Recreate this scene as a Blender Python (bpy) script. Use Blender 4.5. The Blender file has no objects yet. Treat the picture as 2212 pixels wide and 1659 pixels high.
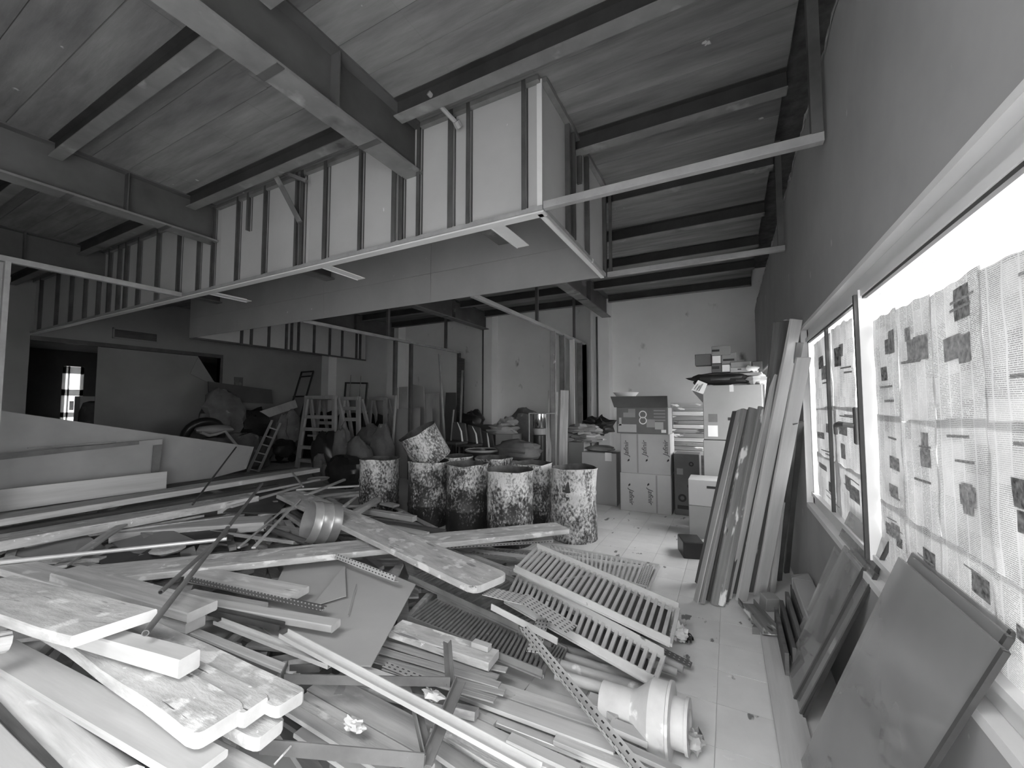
import bpy, bmesh, math, random
from mathutils import Vector, Matrix, noise
random.seed(7)
R = random.Random(11)
scene = bpy.context.scene
COL = scene.collection

# ---------------------------------------------------------------- camera
CAM_H, FPX = 1.64, 892.0
YAW, TILT = math.atan2(468, 892), math.atan(50 / 892)
cam_d = bpy.data.cameras.new('camera')
cam_d.sensor_fit = 'HORIZONTAL'; cam_d.sensor_width = 36.0
cam_d.lens = 36.0 * FPX / 2212.0
cam_d.clip_start = 0.05; cam_d.clip_end = 200
cam = bpy.data.objects.new('camera', cam_d)
COL.objects.link(cam)
cam.location = (0, 0, CAM_H)
cam.rotation_euler = (math.pi / 2 + TILT, 0, YAW)
scene.camera = cam

# ---------------------------------------------------------------- sky, daylight, exposure
world = bpy.data.worlds.new('overcast_sky'); scene.world = world
world.use_nodes = True
bg = world.node_tree.nodes['Background']
bg.inputs[0].default_value = (1, 1, 1, 1)
bg.inputs[1].default_value = 12.0

def portal(name, loc, rot, sx, sy):
    d = bpy.data.lights.new(name, 'AREA'); d.shape = 'RECTANGLE'
    d.size, d.size_y = sx, sy
    d.cycles.is_portal = True
    o = bpy.data.objects.new(name, d); COL.objects.link(o)
    o.location = loc; o.rotation_euler = rot
    return o
H2 = math.pi / 2
portal('window_daylight', (0.74, 2.075, 1.58), (0, H2, 0), 1.3, 3.75)
portal('second_window_daylight', (0.74, 6.575, 1.58), (0, H2, 0), 1.3, 3.85)
portal('added_rear_daylight', (-.4, -2.42, 1.2), (H2, 0, math.pi), 1.4, 2.4)  # portal for the rear opening, which is added out of view
portal('added_roof_daylight', (-1.2, -1.4, 4.7), (0, 0, 0), 3.0, 1.8)  # portal for the added roof hole, out of view
portal('added_side_daylight', (0.74, -1.2, 1.25), (0, H2, 0), 2.5, 2.0)  # portal for the added side opening, out of view

vs = scene.view_settings
vs.view_transform = 'Standard'; vs.look = 'None'; vs.exposure = 0.15; vs.gamma = 1.0
vs.use_curve_mapping = False

# ---------------------------------------------------------------- helpers
_f = Vector((-math.sin(YAW) * math.cos(TILT), math.cos(YAW) * math.cos(TILT), math.sin(TILT)))
_r = Vector((math.cos(YAW), math.sin(YAW), 0)); _u = _r.cross(_f)
EYE = Vector((0, 0, CAM_H))
def ray(px, py): return _f * FPX + _r * (px - 1106.0) - _u * (py - 829.5)
def AZ(px, py, z=0.0):
    d = ray(px, py); return EYE + d * ((z - CAM_H) / d.z)
def AY(px, py, y):
    d = ray(px, py); return EYE + d * (y / d.y)
def AX(px, py, x):
    d = ray(px, py); return EYE + d * (x / d.x)
V = Vector
WL = {}                                     # world location of every root / part

class MB:
    def __init__(s): s.v = []; s.f = []
    def add(s, vs_, fs_):
        n = len(s.v); s.v += [V(p) for p in vs_]; s.f += [tuple(i + n for i in q) for q in fs_]; return s
    def box(s, x0, x1, y0, y1, z0, z1):
        return s.add([(x, y, z) for x in (x0, x1) for y in (y0, y1) for z in (z0, z1)],
                     [(0, 1, 3, 2), (4, 6, 7, 5), (0, 4, 5, 1), (2, 3, 7, 6), (0, 2, 6, 4), (1, 5, 7, 3)])
    def obox(s, M, sx, sy, sz):
        b = MB().box(-sx / 2, sx / 2, -sy / 2, sy / 2, -sz / 2, sz / 2)
        return s.add([M @ p for p in b.v], b.f)
    def bar(s, a, b, w, t, up=(0, 0, 1)):
        a, b = V(a), V(b); x = (b - a).normalized(); y = V(up).cross(x)
        if y.length < 1e-4: y = V((0, 1, 0)).cross(x)
        y.normalize(); z = x.cross(y)
        M = Matrix((x, y, z)).transposed().to_4x4(); M.translation = (a + b) / 2
        return s.obox(M, (b - a).length, w, t)
    def prism(s, poly, d):
        """poly: 3D points of a face; d: thickness vector"""
        n = len(poly); d = V(d); p = [V(q) for q in poly]
        return s.add(p + [q + d for q in p],
                     [tuple(range(n - 1, -1, -1)), tuple(range(n, 2 * n))] +
                     [(i, (i + 1) % n, n + (i + 1) % n, n + i) for i in range(n)])
    def tube(s, pts, r, n=8, cap=True):
        pts = [V(p) for p in pts]; rings = []
        rr = r if isinstance(r, (list, tuple)) else [r] * len(pts)
        ref = None
        for i, p in enumerate(pts):
            t = (pts[min(i + 1, len(pts) - 1)] - pts[max(i - 1, 0)]).normalized()
            if ref is None:
                ref = t.orthogonal().normalized()
            ref = (ref - t * ref.dot(t)).normalized(); b = t.cross(ref)
            rings.append([p + (ref * math.cos(2 * math.pi * k / n) + b * math.sin(2 * math.pi * k / n)) * rr[i] for k in range(n)])
        fs = []
        for i in range(len(rings) - 1):
            for k in range(n):
                fs.append((i * n + k, i * n + (k + 1) % n, (i + 1) * n + (k + 1) % n, (i + 1) * n + k))
        if cap:
            fs.append(tuple(range(n - 1, -1, -1))); m = (len(rings) - 1) * n
            fs.append(tuple(m + k for k in range(n)))
        return s.add([q for g in rings for q in g], fs)
    def lathe(s, prof, n=28, M=None, fn=None, caps=(True, True)):
        """prof: (r, z) list; M places it"""
        M = M or Matrix(); vs_ = []
        for (r_, z_) in prof:
            for k in range(n):
                a = 2 * math.pi * k / n; p = V((r_ * math.cos(a), r_ * math.sin(a), z_))
                if fn: p = fn(p, a)
                vs_.append(M @ p)
        fs = []
        for i in range(len(prof) - 1):
            for k in range(n):
                fs.append((i * n + k, i * n + (k + 1) % n, (i + 1) * n + (k + 1) % n, (i + 1) * n + k))
        if tuple(prof[0]) == tuple(prof[-1]): caps = (False, False)
        if caps[0] and prof[0][0] > 1e-4: fs.append(tuple(range(n - 1, -1, -1)))
        if caps[1] and prof[-1][0] > 1e-4: fs.append(tuple((len(prof) - 1) * n + k for k in range(n)))
        return s.add(vs_, fs)
    def blob(s, c, r, seed=0, amp=.25, n=14, m=9, freq=1.6, flat=None):
        c = V(c); r = V(r); vs_ = []
        for i in range(m + 1):
            th = math.pi * i / m
            for k in range(n):
                ph = 2 * math.pi * k / n
                d = V((math.sin(th) * math.cos(ph), math.sin(th) * math.sin(ph), math.cos(th)))
                q = 1 + amp * noise.noise(d * freq + V((seed * 7.3, seed * 1.7, 0))) + amp * .5 * noise.noise(d * freq * 2.7 + V((seed, 9, 2)))
                p = V((d.x * r.x * q, d.y * r.y * q, d.z * r.z * q))
                if flat is not None: p.z = max(p.z, -r.z * flat)
                vs_.append(c + p)
        fs = []
        for i in range(m):
            for k in range(n):
                fs.append((i * n + k, (i + 1) * n + k, (i + 1) * n + (k + 1) % n, i * n + (k + 1) % n))
        return s.add(vs_, fs)
    def mesh(s, name, off=None, smooth=False):
        me = bpy.data.meshes.new(name)
        off = V(off) if off is not None else V((0, 0, 0))
        me.from_pydata([tuple(p - off) for p in s.v], [], s.f); me.update()
        if smooth: me.polygons.foreach_set('use_smooth', [True] * len(me.polygons))
        return me
    def build(s, name, mat, parent=None, smooth=False, bevel=0):
        xs = [p.x for p in s.v]; ys = [p.y for p in s.v]; zs = [p.z for p in s.v]
        o0 = V(((min(xs) + max(xs)) / 2, (min(ys) + max(ys)) / 2, min(zs)))
        me = s.mesh(name, o0, smooth); me.materials.append(mat)
        o = bpy.data.objects.new(name, me); COL.objects.link(o)
        if parent is not None:
            o.parent = parent; o.location = o0 - WL[parent.name]
        else: o.location = o0
        WL[o.name] = o0
        if smooth:
            try: me.set_sharp_from_angle(angle=math.radians(38))
            except Exception: pass
        if bevel:
            b = o.modifiers.new('bevel', 'BEVEL'); b.width = bevel; b.segments = 1; b.limit_method = 'ANGLE'
        return o

def tag(o, label=None, cat=None, group=None, kind=None):
    if label: o['label'] = label
    if cat: o['category'] = cat
    if group: o['group'] = group
    if kind: o['kind'] = kind
    return o
def thing(name, label, cat, loc, group=None):
    o = bpy.data.objects.new(name, None); COL.objects.link(o)
    o.location = V(loc); o.empty_display_size = .1
    WL[o.name] = V(loc)
    return tag(o, label, cat, group)

def frame(a, b, roll=0, wdir=None):
    a, b = V(a), V(b); x = (b - a).normalized()
    if wdir is not None: y = V(wdir); y = (y - x * y.dot(x)).normalized()
    else:
        y = V((0, 0, 1)).cross(x)
        if y.length < 1e-3: y = V((0, 1, 0))
        y.normalize()
    z = x.cross(y)
    M = Matrix((x, y, z)).transposed().to_4x4() @ Matrix.Rotation(roll, 4, 'X')
    return M
def extr(name, a, b, prof, mat, roll=0, wdir=None, seg=1, jit=0, parent=None, smooth=False, taper=None, skew=0, bow=0):
    """profile (y, z) swept from a to b; local x runs along the piece (grain follows it)"""
    a, b = V(a), V(b); L = (b - a).length; M = frame(a, b, roll, wdir); M.translation = (a + b) / 2
    m = len(prof); vs_ = []; sd = R.random() * 50
    xs = [-L / 2 + L * i / seg for i in range(seg + 1)]
    ks = [1.0] * len(xs)
    if taper:
        tl, tk = taper; q_ = [(0, tk), (.12, tk + (1 - tk) * .45), (.4, tk + (1 - tk) * .8), (1, 1)]
        xs = [-L / 2 + tl * f for f, _ in q_] + xs[1:-1] + [L / 2 - tl * f for f, _ in q_[::-1]]
        ks = [k for _, k in q_] + [1.0] * (len(xs) - 8) + [k for _, k in q_[::-1]]
    for i, x in enumerate(xs):
        k = ks[i]
        for (y, z) in prof:
            jx = (skew * y if i in (0, len(xs) - 1) else 0)
            q = V((x + jx, y * k, z))
            if jit: q += V((0, noise.noise(V((x * 2.1, y * 9, z * 9 + sd))), noise.noise(V((x * 2.1 + 9, y * 9, z * 9 + sd))))) * jit
            if bow: q.z -= bow * (1 - (2 * x / L) ** 2)
            vs_.append(q)
    fs = [tuple(range(m - 1, -1, -1))]
    for i in range(len(xs) - 1):
        for k in range(m):
            fs.append((i * m + k, i * m + (k + 1) % m, (i + 1) * m + (k + 1) % m, (i + 1) * m + k))
    fs.append(tuple((len(xs) - 1) * m + k for k in range(m)))
    me = bpy.data.meshes.new(name); me.from_pydata([tuple(p) for p in vs_], [], fs); me.update()
    if smooth:
        me.polygons.foreach_set('use_smooth', [True] * len(me.polygons))
        me.set_sharp_from_angle(angle=math.radians(35))
    me.materials.append(mat)
    if mat.name in SAWN:
        me.materials.append(SAWN_MAT[0]); me.polygons[0].material_index = 1; me.polygons[len(fs) - 1].material_index = 1
    o = bpy.data.objects.new(name, me); COL.objects.link(o)
    if parent is not None:
        o.parent = parent; M = M.copy(); M.translation -= WL[parent.name]
    o.matrix_basis = M
    WL[o.name] = (a + b) / 2
    return o
def rect(w, t, c=.004, top=True):
    h = w / 2; z1 = 0 if top else t / 2; z0 = z1 - t
    return [(-h + c, z0), (h - c, z0), (h, z0 + c), (h, z1 - c), (h - c, z1), (-h + c, z1), (-h, z1 - c), (-h, z0 + c)]
def angle_prof(w, h, t=.004): return [(0, 0), (w, 0), (w, t), (t, t), (t, h), (0, h)]
def chan_prof(w, h, t=.004): return [(-w / 2, 0), (w / 2, 0), (w / 2, h), (w / 2 - t, h), (w / 2 - t, t), (-w / 2 + t, t), (-w / 2 + t, h), (-w / 2, h)]
def circ(r, n=12): return [(r * math.cos(2 * math.pi * k / n), r * math.sin(2 * math.pi * k / n)) for k in range(n)]

SAWN = ('weathered_timber', 'plaster_caked_board', 'pale_planed_timber'); SAWN_MAT = []
# ---------------------------------------------------------------- materials
def mat(name, lo, hi, scale=(1, 1, 1), freq=4.0, rough=.7, metal=0.0, coord='Object', splat=None, bump=0.0, bfreq=None, rand=0.0, spec=.3, detail=6, contrast=(.3, .7)):
    m = bpy.data.materials.new(name); m.use_nodes = True
    nt = m.node_tree; N = nt.nodes; Lk = nt.links
    b = N['Principled BSDF']; b.inputs['Roughness'].default_value = rough; b.inputs['Metallic'].default_value = metal
    b.inputs['Specular IOR Level'].default_value = spec
    tc = N.new('ShaderNodeTexCoord'); mp = N.new('ShaderNodeMapping'); mp.inputs['Scale'].default_value = scale
    oi = N.new('ShaderNodeObjectInfo')
    ad = N.new('ShaderNodeVectorMath'); ad.operation = 'ADD'
    sc_ = N.new('ShaderNodeVectorMath'); sc_.operation = 'SCALE'; sc_.inputs['Scale'].default_value = 37.0
    cx = N.new('ShaderNodeCombineXYZ')
    for i in range(3): Lk.new(oi.outputs['Random'], cx.inputs[i])
    Lk.new(cx.outputs[0], sc_.inputs[0])
    Lk.new(tc.outputs[coord], mp.inputs[0]); Lk.new(mp.outputs[0], ad.inputs[0]); Lk.new(sc_.outputs[0], ad.inputs[1])
    nz = N.new('ShaderNodeTexNoise'); nz.inputs['Scale'].default_value = freq; nz.inputs['Detail'].default_value = detail; nz.inputs['Roughness'].default_value = .62
    Lk.new(ad.outputs[0], nz.inputs['Vector'])
    cr = N.new('ShaderNodeValToRGB')
    cr.color_ramp.elements[0].position = contrast[0]; cr.color_ramp.elements[1].position = contrast[1]
    cr.color_ramp.elements[0].color = (lo, lo, lo, 1); cr.color_ramp.elements[1].color = (hi, hi, hi, 1)
    Lk.new(nz.outputs[0], cr.inputs[0]); col = cr.outputs[0]
    if splat:                                   # (value, freq, threshold, softness, vector scale)
        for (val, fq, th, sf, vsc) in splat:
            mp2 = N.new('ShaderNodeMapping'); mp2.inputs['Scale'].default_value = vsc
            Lk.new(tc.outputs[coord], mp2.inputs[0])
            ad2 = N.new('ShaderNodeVectorMath'); ad2.operation = 'ADD'
            Lk.new(mp2.outputs[0], ad2.inputs[0]); Lk.new(sc_.outputs[0], ad2.inputs[1])
            n2 = N.new('ShaderNodeTexNoise'); n2.inputs['Scale'].default_value = fq; n2.inputs['Detail'].default_value = 5
            Lk.new(ad2.outputs[0], n2.inputs['Vector'])
            mr = N.new('ShaderNodeMapRange'); mr.inputs[1].default_value = th; mr.inputs[2].default_value = th + sf
            Lk.new(n2.outputs[0], mr.inputs[0])
            mx = N.new('ShaderNodeMixRGB'); mx.inputs[2].default_value = (val, val, val, 1)
            Lk.new(mr.outputs[0], mx.inputs[0]); Lk.new(col, mx.inputs[1]); col = mx.outputs[0]
    if rand:
        mr = N.new('ShaderNodeMapRange'); mr.inputs[3].default_value = 1 - rand; mr.inputs[4].default_value = 1 + rand
        Lk.new(oi.outputs['Random'], mr.inputs[0])
        vm = N.new('ShaderNodeVectorMath'); vm.operation = 'SCALE'
        Lk.new(col, vm.inputs[0]); Lk.new(mr.outputs[0], vm.inputs['Scale']); col = vm.outputs[0]
    Lk.new(col, b.inputs['Base Color'])
    if bump:
        bp = N.new('ShaderNodeBump'); bp.inputs['Strength'].default_value = bump; bp.inputs['Distance'].default_value = .02
        Lk.new((nz if not bfreq else nz).outputs[0], bp.inputs['Height']); Lk.new(bp.outputs[0], b.inputs['Normal'])
    return m

M = {}
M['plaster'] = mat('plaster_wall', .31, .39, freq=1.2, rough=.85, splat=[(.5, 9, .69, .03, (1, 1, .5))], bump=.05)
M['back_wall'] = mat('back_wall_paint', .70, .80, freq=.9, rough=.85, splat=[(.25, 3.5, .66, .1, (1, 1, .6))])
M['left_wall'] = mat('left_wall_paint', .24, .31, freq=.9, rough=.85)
M['raw'] = mat('raw_blockwork', .1, .22, freq=8, rough=.95, bump=.4)
M['plaster_edge'] = mat('broken_plaster_edge', .12, .8, freq=16, rough=.95, bump=.5)
M['pilaster'] = mat('pilaster_paint', .72, .80, freq=1.1, rough=.85)
M['deck'] = mat('board_marked_concrete', .13, .27, scale=(.35, 2.4, 1), freq=2.6, rough=.9, coord='Object', rand=.10,
                splat=[(.07, 2.2, .66, .2, (.4, 2.2, 1)), (.5, 6, .74, .02, (1, 1, 1))], bump=.35)
M['joist'] = mat('joist_steel', .08, .16, freq=2.0, rough=.7, splat=[(.28, 3, .56, .1, (1, 1, 1))])
M['beam'] = mat('beam_paint', .07, .13, freq=1.5, rough=.55, splat=[(.2, 4, .62, .1, (1, .3, 1))])
M['flange'] = mat('flange_steel', .14, .26, freq=1.6, rough=.6, splat=[(.34, 4, .6, .12, (1, 1, 1)), (.08, 2, .62, .1, (1, 1, 1))])
M['web'] = mat('shaded_web_steel', .03, .06, freq=2, rough=.7)  # joist webs in shade: the darkening is put into their colour
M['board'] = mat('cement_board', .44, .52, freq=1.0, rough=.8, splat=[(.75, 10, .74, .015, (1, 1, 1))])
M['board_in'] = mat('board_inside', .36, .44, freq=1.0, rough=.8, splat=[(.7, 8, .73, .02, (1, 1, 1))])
M['stud'] = mat('stud_steel', .16, .3, freq=3, rough=.45, metal=.2, splat=[(.5, 7, .7, .04, (1, 1, .3))])
M['stud_dark'] = mat('dark_stud_steel', .06, .12, freq=3, rough=.5)
M['rail'] = mat('rail_steel', .26, .42, freq=3, rough=.5, splat=[(.85, 7, .68, .03, (.6, .6, .6))])
M['floor'] = mat('dusty_floor', .56, .68, freq=1.6, rough=.75, splat=[(.25, 5, .69, .05, (1, 1, 1))])
M['tile'] = mat('dusty_floor_tile', .60, .72, freq=2.6, rough=.65, rand=.03, splat=[(.18, 6, .665, .03, (1.4, .6, 1)), (.75, 11, .68, .05, (1, 1, 1))])
M['frame_white'] = mat('white_aluminium', .72, .8, freq=2, rough=.4)
M['frame_dark'] = mat('sash_gasket', .05, .09, freq=2, rough=.5)
M['reveal'] = mat('white_reveal', .66, .76, freq=1.5, rough=.75)

def glass_mat(name, tint, refl_rough=.03, trans=.9):
    m = bpy.data.materials.new(name); m.use_nodes = True; nt = m.node_tree; N = nt.nodes; Lk = nt.links
    for n in list(N): N.remove(n)
    out = N.new('ShaderNodeOutputMaterial'); mx = N.new('ShaderNodeMixShader'); lw_ = N.new('ShaderNodeLayerWeight'); lw_.inputs[0].default_value = .5; pw = N.new('ShaderNodeMath'); pw.operation = 'POWER'; pw.inputs[1].default_value = 4.0; fr = N.new('ShaderNodeMath'); fr.operation = 'MULTIPLY_ADD'; fr.inputs[1].default_value = .6; fr.inputs[2].default_value = .04; Lk.new(lw_.outputs['Facing'], pw.inputs[0]); Lk.new(pw.outputs[0], fr.inputs[0])
    tr = N.new('ShaderNodeBsdfTransparent'); tr.inputs[0].default_value = (tint, tint, tint, 1)
    gl = N.new('ShaderNodeBsdfGlossy'); gl.inputs['Roughness'].default_value = refl_rough
    Lk.new(fr.outputs[0], mx.inputs[0]); Lk.new(tr.outputs[0], mx.inputs[1]); Lk.new(gl.outputs[0], mx.inputs[2])
    if trans < .9:
        df = N.new('ShaderNodeBsdfDiffuse'); df.inputs[0].default_value = (.5, .5, .5, 1)
        m2 = N.new('ShaderNodeMixShader'); m2.inputs[0].default_value = 1 - trans
        nz = N.new('ShaderNodeTexNoise'); nz.inputs['Scale'].default_value = 2.2; nz.inputs['Detail'].default_value = 4
        tc = N.new('ShaderNodeTexCoord'); Lk.new(tc.outputs['Object'], nz.inputs['Vector'])
        mr = N.new('ShaderNodeMapRange'); mr.inputs[3].default_value = .75 * (1 - trans); mr.inputs[4].default_value = 1.25 * (1 - trans)
        Lk.new(nz.outputs[0], mr.inputs[0]); Lk.new(mr.outputs[0], m2.inputs[0])
        Lk.new(tr.outputs[0], m2.inputs[1]); Lk.new(df.outputs[0], m2.inputs[2]); Lk.new(m2.outputs[0], mx.inputs[1])
    Lk.new(mx.outputs[0], out.inputs[0]); return m
M_ORDER = 0
M['glass'] = glass_mat('window_glass', .92)
M['pane'] = glass_mat('dusty_glass_sheet', .8, .05, .55)

# ================================================================= THE ROOM
XR, YB, XL, ZC = .52, 9.75, -12.3, 4.18
YF = -2.4
BY, BZ = 2.80, 3.11                          # bulkhead front plane, underside
def struct(o): o['kind'] = 'structure'; return o

# floor: slab with the tiles that can be told apart in the clear strip
fl = struct(MB().box(-19, 1.2, YF - .3, YB + .3, -.12, -.006).build('floor', M['floor']))
tile_me = {}
T = .33
for i in range(-7, 3):
    for j in range(4, 27):
        x0, y0 = i * T - .1, j * T
        if x0 + T > XR or y0 + T > 8.9: continue
        if not tile_me:
            b = MB().box(0, T - .004, 0, T - .004, -.006, 0); tile_me[0] = b.mesh('tile'); tile_me[0].materials.append(M['tile'])
        o = bpy.data.objects.new('tile', tile_me[0]); COL.objects.link(o); o.parent = fl
        o.location = V((x0, y0, R.uniform(-.0006, .0006))) - WL['floor']
MBf = MB().box(-19, -2.41, YF - .3, YB + .3, -.006, 0).box(-2.41, XR, YF - .3, 4 * T, -.006, 0).box(-2.41, XR, 26 * T, YB, -.006, 0)
o = MBf.build('screed', M['floor'], fl)

struct(MB().box(-80, 80, -80, 80, -.35, -.15).build('ground', mat('outdoor_paving', .50, .58, freq=1, rough=.9)))
# right wall with two windows and a rough top edge
W1a, W1b, W2a, W2b, SILL, HEAD = .2, 3.95, 4.65, 8.5, .90, 2.25
b = MB()
xo = .78
D0, D1 = -2.2, -.2                          # unseen side opening behind the camera, added to light the heap
b.box(XR, xo, D1, YB, 0, SILL).box(XR, xo, D1, YB, HEAD, 3.62).box(XR, xo, YF - .2, D0, 0, 3.62).box(XR, xo, D0, D1, 2.5, 3.62)
for (y0, y1) in ((D1, W1a), (W1b, W2a), (W2b, YB)): b.box(XR, xo, y0, y1, SILL, HEAD)
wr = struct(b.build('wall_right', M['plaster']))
# ragged plaster edge
n = 90; pts_in = []; pts_out = []
eb = MB()
for i in range(n + 1):
    y = .8 + (YB - .8) * i / n
    h = 3.75 + .05 * noise.noise(V((y * 2.3, 0, 0))) + .035 * noise.noise(V((y * 9, 3, 0)))
    pts_in.append((y, h))
for i in range(n * 2):
    t0, t1 = i / (n * 2), (i + 1) / (n * 2); ya, yb = .8 + (YB - .8) * t0, .8 + (YB - .8) * t1
    def pe(y, k):
        h = 3.77 + .05 * noise.noise(V((y * 2.3, 0, 0))) + .04 * noise.noise(V((y * 11, 3, 0)))
        z0 = 3.60 + .05 * noise.noise(V((y * 5, 8, 0))); z = z0 + (h - z0) * k / 3
        return V((XR - .004 + (.0 if k == 0 else .012 * k) + (.02 * noise.noise(V((y * 17, k * 3.1, 2))) if k else 0), y, z))
    for k in range(3):
        eb.add([pe(ya, k), pe(yb, k), pe(yb, k + 1), pe(ya, k + 1)], [(0, 3, 2, 1)])
    eb.add([pe(ya, 3), pe(yb, 3), pe(yb, 3) + V((.1, 0, .0)), pe(ya, 3) + V((.1, 0, 0))], [(0, 3, 2, 1)])
eb.build('plaster_edge', M['plaster_edge'], wr)
MB().box(.95, 1.1, YF - .2, YB + .3, 3.3, 4.7).box(XR + .2, .95, YF - .2, YB + .3, 3.5, 3.62).build('raw_masonry', M['raw'], wr)
# reveals
b = MB()
for (a_, c_) in ((W1a, W1b), (W2a, W2b)):
    b.box(XR - .004, xo, a_, c_, SILL - .03, SILL + .004).box(XR - .002, xo, a_, c_, HEAD - .004, HEAD + .02)
    b.box(XR - .002, xo, a_ - .02, a_ + .004, SILL, HEAD).box(XR - .002, xo, c_ - .004, c_ + .02, SILL, HEAD)
b.build('window_reveal', M['reveal'], wr)

# back wall with pilasters, top beams rest on them
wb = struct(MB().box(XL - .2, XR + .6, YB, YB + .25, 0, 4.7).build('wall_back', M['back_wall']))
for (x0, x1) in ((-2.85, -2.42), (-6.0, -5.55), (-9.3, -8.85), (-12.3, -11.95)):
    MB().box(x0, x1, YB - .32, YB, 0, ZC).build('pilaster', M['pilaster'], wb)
# dark dado stain along the back wall (old partition line)
# left wall with a wide opening
OY0, OY1, OZ = 2.77, 6.25, 3.04
b = MB().box(XL - .15, XL, YF - .2, OY0, 0, ZC).box(XL - .15, XL, OY1, YB, 0, ZC).box(XL - .15, XL, OY0, OY1, OZ, ZC)
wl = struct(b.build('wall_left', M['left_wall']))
tr = struct(MB().box(XL - .16, XL + .03, OY0, OY1 + .06, OZ - .06, OZ + .03).box(XL - .16, XL + .03, OY1, OY1 + .06, 2.2, OZ - .06).build('trim_1', M['stud_dark']))
# rear wall behind the camera; its opening is added to let daylight in
b = MB().box(XL - .15, -1.1, YF - .2, YF, 0, 4.7).box(.3, 1.1, YF - .2, YF, 0, 4.7).box(-1.1, .3, YF - .2, YF, 2.4, 4.7)
wf = struct(b.build('wall_front', M['plaster']))
# ceiling: slab, shuttering boards, joists
BEAMS = (-2.47, -5.75, -9.03)
RX0, RX1, RY0, RY1 = -2.7, .3, -2.3, -.5     # unseen roof hole, added so light falls on the plank tops
cb0 = MB()
for (xa, xb, za, zb_) in ((-17.6, 1.1, ZC + .32, ZC + .5), (XL - .2, XR - .09, ZC + .012, ZC + .1)):
    cb0.box(xa, xb, RY1, YB + .3, za, zb_).box(xa, xb, YF - .3, RY0, za, zb_).box(xa, RX0, RY0, RY1, za, zb_).box(RX1, xb, RY0, RY1, za, zb_)
ce = struct(cb0.build('ceiling', M['raw']))
JY = [.2 + 1.125 * k for k in range(9)]
bays = ((BEAMS[0] + .1, XR - .07), (BEAMS[1] + .1, BEAMS[0] - .1), (BEAMS[2] + .1, BEAMS[1] - .1), (XL, BEAMS[2] - .1))
deck_cache = {}
bw = 1.125 / 4
for bi, (xa, xb) in enumerate(bays):
    for k in range(-2, 34):
        y0 = .2 + bw * k
        if y0 > YB: break
        key = (bi, R.randrange(3))
        if key not in deck_cache:
            L = xb - xa; mb = MB(); ns = 10
            for i in range(ns):
                x0, x1 = xa + L * i / ns, xa + L * (i + 1) / ns
                z = .004 * R.random()
                mb.add([(x0, .002, z), (x1, .002, z), (x1, bw - .003, z), (x0, bw - .003, z), (x0, 0, .02), (x1, 0, .02), (x1, bw, .02), (x0, bw, .02)],
                       [(0, 3, 2, 1), (0, 1, 5, 4), (2, 3, 7, 6)])
            deck_cache[key] = mb.mesh('deck_board'); deck_cache[key].materials.append(M['deck'])
        o = bpy.data.objects.new('deck_board', deck_cache[key]); COL.objects.link(o); o.parent = ce
        o.location = V((0, y0, ZC - .008 + R.uniform(0, .007))) - WL['ceiling']
jm = {}
for bi, (xa, xb) in enumerate(bays):
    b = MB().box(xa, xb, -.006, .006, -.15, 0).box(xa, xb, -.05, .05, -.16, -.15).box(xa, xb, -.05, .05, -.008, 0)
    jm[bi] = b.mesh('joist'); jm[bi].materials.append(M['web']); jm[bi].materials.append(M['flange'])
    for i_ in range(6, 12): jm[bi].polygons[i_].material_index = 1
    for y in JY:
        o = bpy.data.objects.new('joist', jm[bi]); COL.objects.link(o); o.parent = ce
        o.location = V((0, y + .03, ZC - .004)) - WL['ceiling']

names = ('steel beam nearest the window, running over the drums to the back pilaster',
         'middle steel beam, second from the window wall',
         'farthest steel beam on the dark side, third from the window wall')
for x, lb in zip(BEAMS, names):
    r_ = thing('steel_beam', lb, 'beam', (x, 0, 3.72), 'steel beams under the ceiling'); r_['kind'] = 'thing'
    MB().box(x - .008, x + .008, YF, YB - .3, 3.74, ZC).build('web', M['beam'], r_)
    MB().box(x - .1, x + .1, YF, YB - .3, 3.72, 3.742).build('bottom_flange', M['flange'], r_)
    MB().box(x - .1, x + .1, YF, YB - .3, ZC - .02, ZC + .01).build('top_flange', M['beam'], r_)
    for y in (1.45, 2.25, 5.2, 7.6):
        MB().box(x - .104, x + .104, y, y + .05, 3.714, 3.722).build('splice_strip', M['beam'], r_)
    for y in (1.9, 4.9, 7.9):
        MB().box(x - .095, x + .095, y, y + .012, 3.742, ZC - .02).build('stiffener', M['beam'], r_)

# ================================================================= WINDOWS
def window(name, ya, yb, mull):
    r_ = thing(name, None, None, (.68, (ya + yb) / 2, SILL)); r_['kind'] = 'structure'
    x0, x1 = .56, .63
    b = MB().box(x0, x1, ya, yb, HEAD - .07, HEAD - .005).box(x0, x1, ya, yb, SILL + .005, SILL + .06)
    b.box(x0, x1, ya + .004, ya + .05, SILL, HEAD).box(x0, x1, yb - .05, yb - .004, SILL, HEAD)
    b.build('window_frame', M['frame_white'], r_)
    MB().box(x0 - .012, x1, ya, yb, HEAD - .10, HEAD - .07).box(x0 - .012, x1, ya, yb, SILL + .06, SILL + .085).build('track', M['frame_white'], r_)
    MB().box(x0 - .006, x0 + .01, ya + .05, yb - .05, HEAD - .112, HEAD - .10).build('gasket', M['frame_dark'], r_)
    ys = [ya + .05] + list(mull) + [yb - .05]
    for i in range(len(ys) - 1):
        a_, c_ = ys[i], ys[i + 1]
        MB().box(.592, .597, a_, c_, SILL + .06, HEAD - .07).build('pane', M['glass'], r_)
    for y in mull:
        MB().box(x0 - .02, x1, y - .035, y + .02, SILL + .06, HEAD - .07).build('mullion', M['frame_white'], r_)
        MB().box(x0 - .035, x0 - .018, y - .03, y - .006, SILL + .06, HEAD - .09).build('gasket', M['frame_dark'], r_)
    return r_
w1 = window('window_1', W1a, W1b, (2.44, .55))
w2 = window('window_2', W2a, W2b, (5.8, 7.2))

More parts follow.
